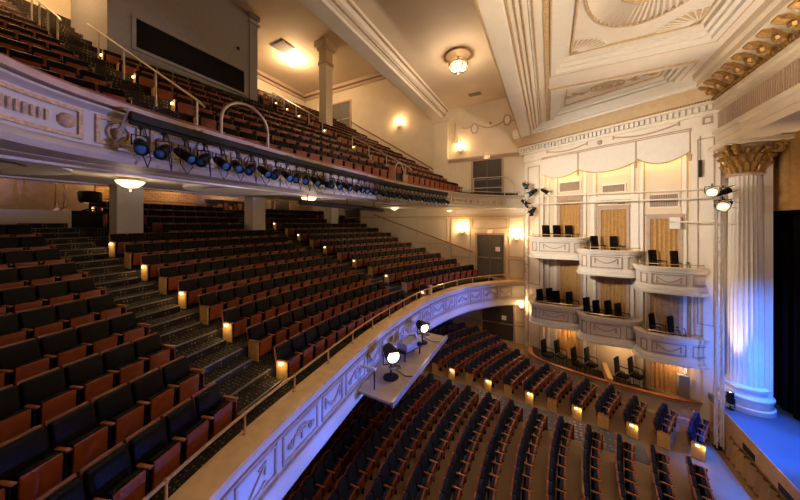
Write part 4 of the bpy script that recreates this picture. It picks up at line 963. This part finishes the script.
for k in range(NK):
    z = mezz_z(k)
    xa = mezz_x(k, 3.5); ya = AISLES['near'][0](xa) - .12; n = 0; y = ya - (1.1 if k == 10 else 0)
    while y > -3.2 and k <= 10:
        y -= W/2*math.cos(face(15.5, mezz_x(k, y), y)); x = mezz_x(k, y)
        MS.put(x, y, z, face(15.5, x, y), 'black flip-up seat, near mezzanine block, %s from the rail, %s from the aisle' % (ROWN(k), nth(n + 1)), 'near mezzanine block', 1 if n == 0 else 0, False)
        y -= W/2*math.cos(face(15.5, x, y)); n += 1
    y0 = AISLES['near'][1](mezz_x(k, 4.9)) + .1; y1 = AISLES['far'][0](mezz_x(k, 12)) - .08; cnt = max(1, int((y1 - y0)/.53)); wd = (y1 - y0)/cnt
    if k >= 10: y0 += 1.0
    for n in range(cnt):
        y = y0 + wd*(n + .5); x = mezz_x(k, y)
        if y > y1: break
        if k >= 9 and (4.25 < y < 5.98 or 10.2 < y < 11.9) and abs(x + 16) < 1.0: continue
        MS.put(x, y, z, face(15.5, x, y), 'black flip-up seat, centre mezzanine block, %s from the rail, %s from the near aisle' % (ROWN(k), nth(n + 1)), 'centre mezzanine block', -1 if n == 0 else (1 if n == cnt - 1 else 0), k % 2 == 0)
        if n == 0 and k % 2 == 0: LAMPS.append((x + .15, y - .48, z + .52))
    y0 = AISLES['far'][1](mezz_x(k, 13.5)) + .1; y1 = 19.9; cnt = int((y1 - y0)/.53)
    for n in range(cnt):
        y = y0 + .53*(n + .5); x = mezz_x(k, y)
        if k == 0 and x > RAIL.xat(y) - .75: break
        if k >= 9 and 17.0 < y < 18.8 and abs(x + 16) < 1.0: continue
        MS.put(x, y, z, face(15.5, x, y), 'black flip-up seat, far mezzanine block, %s from the rail, %s from the far aisle' % (ROWN(k), nth(n + 1)), 'far mezzanine block', -1 if n == 0 else 0, k % 2 == 0)
rest, rm = MS.build(300, 12.5)
if rest.v: tag(obj('mezzanine_seat_block', rest, rm), 'remaining black seats of the farthest mezzanine rows', 'theatre seat', None, 'stuff')
for x, y, z in LAMPS: lamp('POINT', (x, y, z), 4, AMB, size=.05)
# stalls
OS = Seats('stalls', 'stalls_seat', 'theatre seat')
ENDS = [(-6.2, 19.8), (-5.2, 19.6), (-4.3, 19.5), (-2.4, 18.3), (-1.7, 17.7), (-1.2, 17.1), (-.5, 16.45), (.3, 16.4), (1, 16.15), (1.9, 16.1), (2.6, 15.85), (3.4, 15.7), (4.3, 15.7), (5.2, 15.65)]
def endy(x):
    for (a, b_), (c, d_) in zip(ENDS, ENDS[1:]):
        if a <= x <= c: return b_ + (d_ - b_)*(x - a)/(c - a)
    return 19.8 if x < -6 else 15.6
def under(x, y, z):      # hidden below the mezzanine?
    f = -5.35/z; px, py = x*f, y*f
    return px < RAIL.xat(py) - .45
for k in range(16):
    y = 12.3; n = 0
    while y > 0:
        y -= .235*math.cos(face(17.62, orch_x(k, y), y)); x = orch_x(k, y); z = orch_z(x)
        if not under(x, y, z + .9):
            OS.put(x, y, z, face(17.62, x, y), 'navy stalls seat, centre block, %s from the stage, %s from the carpeted aisle' % (ROWN(k), nth(n + 1)), 'centre stalls block', 1 if n == 0 else 0, False)
        y -= .235*math.cos(face(17.62, x, y)); n += 1
    y = 13.72; n = 0
    while True:
        y += .235*math.cos(face(17.62, orch_x(k, y), y)); x = orch_x(k, y); z = orch_z(x)
        if y > endy(x) - .1 or n > 20: break
        if not under(x, y, z + .9):
            OS.put(x, y, z, face(17.62, x, y), 'navy stalls seat, side block, %s from the stage, %s from the carpeted aisle' % (ROWN(k), nth(n + 1)), 'side stalls block', -1 if n == 0 else 0, k % 2 == 0)
            if n == 0 and k % 2 == 0: lamp('POINT', (x + .1, y - .42, z + .5), 3, AMB, size=.05)
        y += .235*math.cos(face(17.62, x, y)); n += 1
rest, rm = OS.build(300, 13.5)
if rest.v: tag(obj('stalls_seat_block', rest, rm), 'remaining navy seats of the rearmost stalls rows', 'theatre seat', None, 'stuff')
b = MB(); b.prism([(-9, 12.42), (3.1, 12.42), (3.1, 13.62), (-9, 13.62)], lambda x, y: orch_z(x) + .002, lambda x, y: orch_z(x) + .012)
tag(obj('aisle_carpet', b, 'carpet2'), 'blue grey patterned carpet strip in the stalls aisle', 'carpet')
# balcony
BS = Seats('bal', 'balcony_seat', 'theatre seat')
def visible_bal(x, y, z): return not ((-20.8 < x < -15.45 and 4.0 < y < 11.4) or (x < -14.0 and 7.6 < y < 11.4) or x < -20.9)
for k in range(12):
    z = bal_z(k); y = 3.2 - .05*k; n = 0
    while y > -3:
        y -= .27; x = bal_x(k, y)
        if x > -20.9: BS.put(x, y, z, -.178, 'brown balcony seat, near block, %s from the front, %s from the near aisle' % (ROWN(k), nth(n + 1)), 'near balcony block', 1 if n == 0 else 0, False)
        y -= .27; n += 1
    y0, y1 = 4.72 - .09*k, 12.3
    for n in range(int((y1 - y0)/.54)):
        y = y0 + .54*(n + .5); x = bal_x(k, y)
        if visible_bal(x, y, z): BS.put(x, y, z, -.178, 'brown balcony seat, centre block, %s from the front, %s from the near aisle' % (ROWN(k), nth(n + 1)), 'centre balcony block', -1 if n == 0 else 0, k in (2, 4, 6))
        if n == 0 and k in (2, 4, 6): lamp('POINT', (x + .2, y - .48, z + .6), 4, AMB, size=.05)
    y = 13.35
    for n in range(12):
        yy = y + .54*(n + .5); x = bal_x(k, yy)
        if abs(x + 14) < .55 and abs(yy - 15.1) < .6: continue
        if yy < 19.8 and x < BAL.xat(yy) - .5: BS.put(x, yy, z, -.178, 'brown balcony seat, far block, %s from the front, %s from the far aisle' % (ROWN(k), nth(n + 1)), 'far balcony block', -1 if n == 0 else 0, k in (3, 5, 7, 8, 9))
rest, rm = BS.build(300, 9.0)
if rest.v: tag(obj('balcony_seat_block', rest, rm), 'remaining brown seats of the uppermost balcony rows', 'theatre seat', None, 'stuff')

# ------------------------------------------------------------ balcony rails and hoops
def rail(name, label, pts, posts, r=.03, m='steel', cat='rail'):
    t = thing(name, label, cat, (0, 0, 0)); obj('rail_bar', MB().tube(pts, r, 8), m, t)
    for (x, y, z0, z1) in posts: obj('post', MB().tube([(x, y, z0), (x, y, z1)], r*.9, 8), m, t)
    return t
def aisle_rail(label, y, k0, k1, h=.95, step=1):
    pts = []; posts = []
    for k in range(k0, k1 + 1):
        x = bal_x(k, y) + .45; pts.append((x, y, bal_z(k) + h))
        if (k - k0) % step == 0: posts.append((x, y, bal_z(k), bal_z(k) + h))
    pts.insert(0, (pts[0][0] + .35, y, pts[0][2] - .25)); rail('aisle_handrail', label, pts, posts)
aisle_rail('long steel handrail running down the near balcony aisle', 3.95, 0, 7, 1.2, 2)
aisle_rail('short steel handrail higher up at the far end of the near balcony aisle', 3.0, 6, 9, 1.2, 1)
aisle_rail('steel handrail low in the far balcony aisle', 12.8, 0, 3)
aisle_rail('steel handrail high in the far balcony aisle past the booth', 12.8, 5, 9)
def hoop(label, y, w_, h, z0):
    x = BAL.xat(y) - .25
    pts = [(x, y - w_/2, z0)] + [(x, y - w_/2*math.cos(PI*i/16), z0 + h*.45 + h*.55*math.sin(PI*i/16)) for i in range(17)] + [(x, y + w_/2, z0)]
    tag(obj('guard_hoop', MB().tube(pts, .03, 8), 'steel'), label, 'rail')
hoop('big arched steel guard hoop on the balcony front above the lamps', 4.15, 1.15, .95, 1.85)
hoop('arched steel guard hoop on the balcony front at the far aisle', 11.5, .9, .95, 1.85)
t = rail('door_guard', 'steel guard rail in front of the dark balcony door', [(-4.6, 19.55, 2.4), (-4.6, 19.55, 3.1), (-2.6, 19.75, 3.1), (-2.25, 19.78, 2.9), (-2.0, 19.8, 2.5), (-1.95, 19.8, 1.9)], [(-4.6, 19.55, 1.84, 3.1), (-2.6, 19.75, 1.84, 3.1)])
obj('rail_bar', MB().tube([(-4.6, 19.55, 2.4), (-2.6, 19.75, 2.4)], .03), 'steel', t)
obj('rail_bar', MB().tube([(BAL.at(d)[0][0] - .2, BAL.at(d)[0][1], 2.05) for d in [BAL.l[-1]*(.8 + .19*i/16) for i in range(17)]], .025), 'steel', t)
rp = [BAL.at(1.5 + (BAL.l[-1]*.8 - 1.5)*i/50)[0] for i in range(51)]
t = thing('front_pipe_rail', 'thin steel pipe rail along the balcony front behind the lamps', 'rail', (0, 0, 0)); obj('rail_bar', MB().tube([(x - .3, y, 1.98) for x, y in rp], .018), 'rim', t)
for i in range(2, 50, 6): obj('post', MB().tube([(rp[i][0] - .3, rp[i][1], 1.83), (rp[i][0] - .3, rp[i][1], 1.98)], .016), 'rim', t)

# ------------------------------------------------------------ stage lamps
def make_light(name, label):
    t = thing(name, label, 'stage light', (0, 0, 0))      # hangs from z = 0, points along +x and down
    obj('clamp', MB().box(-.03, .03, -.04, .04, -.06, .07), 'black', t)
    yk = MB(); yk.tube([(0, 0, -.04), (0, 0, -.2)], .02, 6); yk.tube([(0, -.14, -.42), (0, -.14, -.2), (0, .14, -.2), (0, .14, -.42)], .016, 5); obj('yoke', yk, 'black', t)
    bd = MB().lathe([(.02, -.3), (.09, -.28), (.11, -.2), (.12, .02), (.09, .06), (.09, .12), (.125, .16), (.125, .30), (.11, .30), (.11, .2)], 14, (0, 0, 0), axis='x')
    q = math.radians(28); c, s_ = math.cos(q), math.sin(q)
    rot = lambda m_: setattr(m_, 'v', [(x*c + z*s_, y, -x*s_ + z*c - .42) for x, y, z in m_.v]) or m_
    body = obj('body', rot(bd), 'black', t); obj('lens', rot(MB().lathe([(.105, .24), (.06, .265), (.005, .27)], 14, (0, 0, 0), axis='x')), 'lens', body)
    obj('cable', MB().tube([(-.2, .02, -.30), (-.22, .06, -.6), (-.08, .12, -.85), (.04, .16, -.7), (.02, .12, -.3), (0, .06, 0)], .012, 5), 'cable', t)
    return t
lt0 = make_light('stage_light', '')
lt0.scale = (.72, .72, .72)
LB = thing('lighting_bar', 'long black lighting bar bracketed along the balcony front', 'lighting bar', (0, 0, 0))
dA, dB = BAL.dat(1.75), BAL.dat(15.0)
bp = [BAL.at(dA + (dB - dA)*i/60) for i in range(61)]
obj('pipe', MB().tube([(q[0] + nn[0]*.27, q[1] + nn[1]*.27, 1.52) for q, tt, nn in bp], .03, 8), 'black', LB)
obj('raceway', MB().sweep([(q[0] + nn[0]*.27, q[1] + nn[1]*.27) for q, tt, nn in bp], [(-.05, 1.56), (.05, 1.56), (.05, 1.68), (-.05, 1.68)]), 'black', LB)
NL = 40
for i in range(0, 61, 5):
    q, tt, nn = bp[i]; obj('bracket', MB().tube([(q[0] - nn[0]*.05, q[1] - nn[1]*.05, 1.78), (q[0] + nn[0]*.27, q[1] + nn[1]*.27, 1.72), (q[0] - nn[0]*.02, q[1] - nn[1]*.02, 1.2)], .025), 'steel', LB)
for i in range(NL):
    d = dA + .15 + (dB - dA - .3)*i/(NL - 1); q, tt, nn = BAL.at(d); x, y = q[0] + nn[0]*.27, q[1] + nn[1]*.27; a = math.atan2(nn[1], nn[0]) + random.uniform(-1.0, .7)
    lab = 'black stage light on the balcony lighting bar, %s from the viewer' % nth(i + 1)
    if i == 0: lt0.location = (x, y, 1.5 + ZO); lt0.rotation_euler = (0, 0, a); lt0['label'] = lab; lt0['group'] = 'balcony front lights'
    else: dup(lt0, (x, y, 1.5), a, lab, 'balcony front lights')
# platform with follow lights on the mezzanine front
pf = thing('light_platform', 'pale board platform fixed to the mezzanine front below the rail', 'platform', (0, 0, 0))
ipt = [RAIL.at(RAIL.dat(6.7) + (RAIL.dat(11.7) - RAIL.dat(6.7))*i/16) for i in range(17)]
poly = [(q[0] + nn[0]*.04, q[1] + nn[1]*.04) for q, tt, nn in ipt] + [(-3.95, 11.7), (-3.8, 6.65)]
obj('deck', MB().prism(poly, -5.0, -4.93), 'concrete', pf); obj('edge_trim', MB().prism([(-3.95, 11.72), (-3.8, 6.63), (-3.74, 6.63), (-3.89, 11.72)], -5.04, -4.88), 'steel', pf)
for y in (7.3, 9.2, 11): obj('strut', MB().tube([(-3.95, y, -5.0), (RAIL.xat(y) + .05, y, -5.34)], .03), 'steel', pf)
def follow(name, label, x, y, rz, hot, s=1.0):
    t = thing(name, label, 'stage light', (x, y, -4.925), rz)
    obj('stand', MB().tube([(0, 0, .005), (0, 0, .35*s)], .03).lathe([(.2*s, 0), (.2*s, .03), (.04, .05)], 14), 'black', t)
    obj('yoke', MB().tube([(0, -.2*s, .62*s), (0, -.2*s, .35*s), (0, .2*s, .35*s), (0, .2*s, .62*s)], .02), 'black', t)
    bd = obj('body', MB().lathe([(.02, -.3*s), (.15*s, -.26*s), (.18*s, 0), (.18*s, .26*s), (.16*s, .26*s), (.15*s, .16*s)], 18, (0, 0, .62*s), axis='x'), 'black', t)
    obj('lens', MB().lathe([(.155*s, .2*s), (.08*s, .23*s), (.005, .24*s)], 18, (0, 0, .62*s), axis='x'), 'warmlens' if hot else 'lens', bd)
    if name == 'barn_door_light' or True:
        for sg in (-1, 1): obj('barn_door', MB().box(.26*s, .42*s, -.14*s, .14*s, .62*s + sg*.2*s - .008, .62*s + sg*.2*s + .008), 'steel' if not hot else 'black', bd)
    obj('cable', MB().tube([(-.2, 0, .5), (-.4, .1, .2), (-.3, .3, .02), (.1, .45, .015), (.2, .7, .015)], .014, 5), 'cable', t)
follow('follow_light', 'black round stage light with glowing lens on the platform', -4.45, 7.75, -.75, True, 1.25)
follow('follow_light', 'dark stage light at the far end of the platform', -4.6, 10.6, -.75, True, 1.1)
t = thing('projector', 'grey box projector on a black stand on the platform', 'projector', (-4.55, 9.3, -4.93), -.25)
obj('stand', MB().box(-.2, .2, -.5, .5, .28, .34).tube([(-.15, -.42, 0), (-.15, -.42, .3)], .025).tube([(.15, -.42, 0), (.15, -.42, .3)], .025).tube([(-.15, .42, 0), (-.15, .42, .3)], .025).tube([(.15, .42, 0), (.15, .42, .3)], .025), 'black', t)
obj('case', MB().bev(-.26, .26, -.42, .42, .35, .62, .03), 'steel', t); obj('lens_tube', MB().lathe([(.08, 0), (.08, .12), (.06, .12), (.005, .1)], 14, (.26, .2, .48), axis='x'), 'black', t)
obj('top_clamp', MB().tube([(-.1, -.3, .62), (-.1, -.3, .82), (.05, .3, .84), (.1, .3, .62)], .03), 'steel', t)
for i, (y, lab) in enumerate(((6.95, 'white angled bracket on the blue front beside the platform'), (8.5, 'white angled bracket between the round light and the projector'), (11.1, 'white angled bracket at the far end of the platform'))):
    x = RAIL.xat(y) + .02; t = thing('pipe_bracket', lab, 'bracket', (x, y, -4.35)); obj('arm', MB().bev(-.04, .5, -.05, .05, .0, .06, .01), 'white', t); obj('brace', MB().tube([(.0, 0, -.5), (.42, 0, .02)], .035), 'white', t)
    obj('drop_pipe', MB().tube([(.45, 0, .03), (.45, 0, -.58 + (.0))], .022), 'black', t)

# ------------------------------------------------------------ lighting truss beside the column, side pipes
TX, TY = 5.58, 14.75
tr = thing('lighting_truss', 'tall white ladder truss standing between boxes and column', 'truss', (TX, TY, -8.38))
for dx, dy in ((-.085, -.085), (.085, -.085), (-.085, .085), (.085, .085)): obj('upright', MB().tube([(dx, dy, .04), (dx, dy, 9.5)], .024, 6), 'white', tr)
b = MB(); k = 0
for i in range(38):
    z = .15 + i*.245; s_ = 1 if i % 2 else -1
    for f in ((-.085, -.085, .085, -.085), (.085, -.085, .085, .085), (.085, .085, -.085, .085), (-.085, .085, -.085, -.085)):
        a, c = (f[0:2], f[2:4]) if s_ > 0 else (f[2:4], f[0:2]); b.tube([(*a, z), (*c, z + .245)], .011, 4)
obj('lattice', b, 'white', tr); obj('base_plate', MB().bev(-.14, .09, -.12, .12, 0, .05, .01), 'black', tr)
t = thing('side_pipe', 'upper white pipe crossing in front of the box wall', 'pipe', (0, 0, 0))
def wpt(q, n, z): return (O[0] + .878*q - .479*n, O[1] - .479*q - .878*n, z)
PA, PB = wpt(.55, .9, 1.62), (TX - .05, TY, 1.28)
PA2, PB2 = wpt(.55, .9, 1.15), (TX - .05, TY, .95)
obj('pipe_tube', MB().tube([PA, PB], .035), 'white', t)
for f in (.1, .45, .75): obj('coupler', MB().tube([tuple(a + (c - a)*f for a, c in zip(PA, PB)), tuple(a + (c - a)*f for a, c in zip(PA2, PB2))], .02), 'white', t)
t = thing('side_pipe', 'lower white pipe crossing in front of the box wall', 'pipe', (0, 0, 0)); obj('pipe_tube', MB().tube([PA2, PB2], .035), 'white', t)
tag(obj('stub_pipe', MB().tube([(TX - .05, TY, .05), (4.6, 15.55, .05)], .03).tube([(4.6, 15.55, .05), wpt(7.0, .3, .05)], .03), 'white'), 'short white pipe from the truss to the box wall', 'pipe')
tag(obj('junction_box', MB().ob(BOXW, 7.0, 7.35, -.25, .25, .12, .35), 'white'), 'white junction box on the wall above the box by the column', 'box')
LT = Matrix
t2 = thing('lighting_truss', 'slim silver truss against the wall left of the upper boxes', 'truss', wpt(.55, .9, -2.3))
for dx in (-.12, .12):
    for dy in (-.1, .1): obj('upright', MB().tube([(dx, dy, -5.9), (dx, dy, 4.6)], .022, 6), 'steel', t2)
b = MB()
for i in range(42):
    z = -5.8 + i*.245; s_ = 1 if i % 2 else -1
    b.tube([(-.12*s_, -.1, z), (.12*s_, -.1, z + .245)], .012, 4); b.tube([(-.12*s_, .1, z), (.12*s_, .1, z + .245)], .012, 4)
obj('lattice', b, 'steel', t2)
def par(label, loc, yaw, pitch, hot, s=1.0):
    t = thing('truss_light', label, 'stage light', loc, yaw); c, s_ = math.cos(pitch), math.sin(pitch)
    rot = lambda m_: setattr(m_, 'v', [(x*c - z*s_, y, x*s_ + z*c) for x, y, z in m_.v]) or m_
    bd = obj('body', rot(MB().lathe([(.02, -.36*s), (.1*s, -.34*s), (.13*s, -.1*s), (.15*s, .2*s), (.14*s, .2*s), (.12*s, .1*s)], 16, axis='x')), 'black', t)
    obj('lens', rot(MB().lathe([(.135*s, .13*s), (.07*s, .17*s), (.005, .18*s)], 16, axis='x')), 'spot' if hot else 'lens', bd)
    obj('yoke', MB().tube([(0, -.17*s, 0), (-.05, -.17*s, .22*s), (-.05, .17*s, .22*s), (0, .17*s, 0)], .015).tube([(-.05, 0, .22*s), (-.05, 0, .32*s)], .02), 'black', t)
    if not hot: obj('barn_door', rot(MB().box(.2*s, .4*s, -.14*s, .14*s, .13*s, .145*s).box(.2*s, .4*s, -.14*s, .14*s, -.145*s, -.13*s)), 'black', bd)
    else: obj('shroud', rot(MB().lathe([(.155*s, .18*s), (.17*s, .3*s), (.16*s, .3*s), (.15*s, .18*s)], 16, axis='x')), 'steel', bd)
    return t
back = math.atan2(-15.15, -5.5)
par('lit stage light on top of the white truss, upper one', (5.35, 14.62, 1.12), back, .05, True, 1.1)
par('lit stage light on the white truss, lower one', (5.58, 14.5, .58), back, .05, True, 1.2)
par('black stage light on the truss pointing at the column capital', (5.72, 14.72, 1.15), .1, .45, False, .75)
par('black stage light on the truss pointing past the column', (5.74, 14.68, .72), -.4, -.3, False, .75)
o = wpt(.55, .75, 0)
for i, (dz, yaw, pitch) in enumerate(((2.35, -1.2, -.4), (1.9, -2.4, -.5), (1.25, -.7, -.6), (.75, -2.0, -.6))):
    par('black stage light on the slim silver truss, %s from the top' % nth(i + 1), (o[0] + (.25 if i % 2 else -.15), o[1] - .12, dz), yaw, pitch, False, .95)
par('single black stage light on an arm beside the valance', (o[0] + .95, o[1] - .35, 1.9), -.6, -.5, False, .8)
# uplight at the column foot
t = thing('column_uplight', 'small black uplight at the foot of the fluted column', 'stage light', (5.98, 15.02, SZ), .6)
obj('body', MB().lathe([(.09, .22), (.10, .25), (.10, .66), (.085, .66), (.08, .58)], 14), 'black', t); obj('lens', MB().lathe([(.085, .6), (.005, .61)], 14), 'spot', t)
obj('yoke', MB().tube([(0, -.13, .45), (0, -.13, .12), (0, .13, .12), (0, .13, .45)], .015).tube([(0, 0, .0), (0, 0, .12)], .02).lathe([(.1, 0), (.1, .02), (.02, .03)], 12), 'black', t)
lamp('SPOT', (5.98, 15.02, SZ + .7), 1300, (1, .72, .36), (6.25, 15.3, 1.5), .05, 34, .8)
# black cable box on the box wall end and cable on the wall
tag(obj('speaker_cabinet', MB().bev(4.9, 5.25, 16.15, 16.42, -7.4, -6.5, .03), 'grey'), 'grey speaker cabinet standing in the floor box beside the truss', 'speaker')
# wall pieces at the right pilaster
t = thing('cable_drop', 'black cable drop on the pilaster above the truss', 'cable', (0, 0, 0)); obj('wire', MB().tube([wpt(7.95, .37, 3.6), wpt(7.95, .37, 2.6)], .012), 'cable', t); obj('plug_box', MB().ob(BOXW, 7.9, 8.0, 1.9, 2.6, .34, .42), 'black', t)
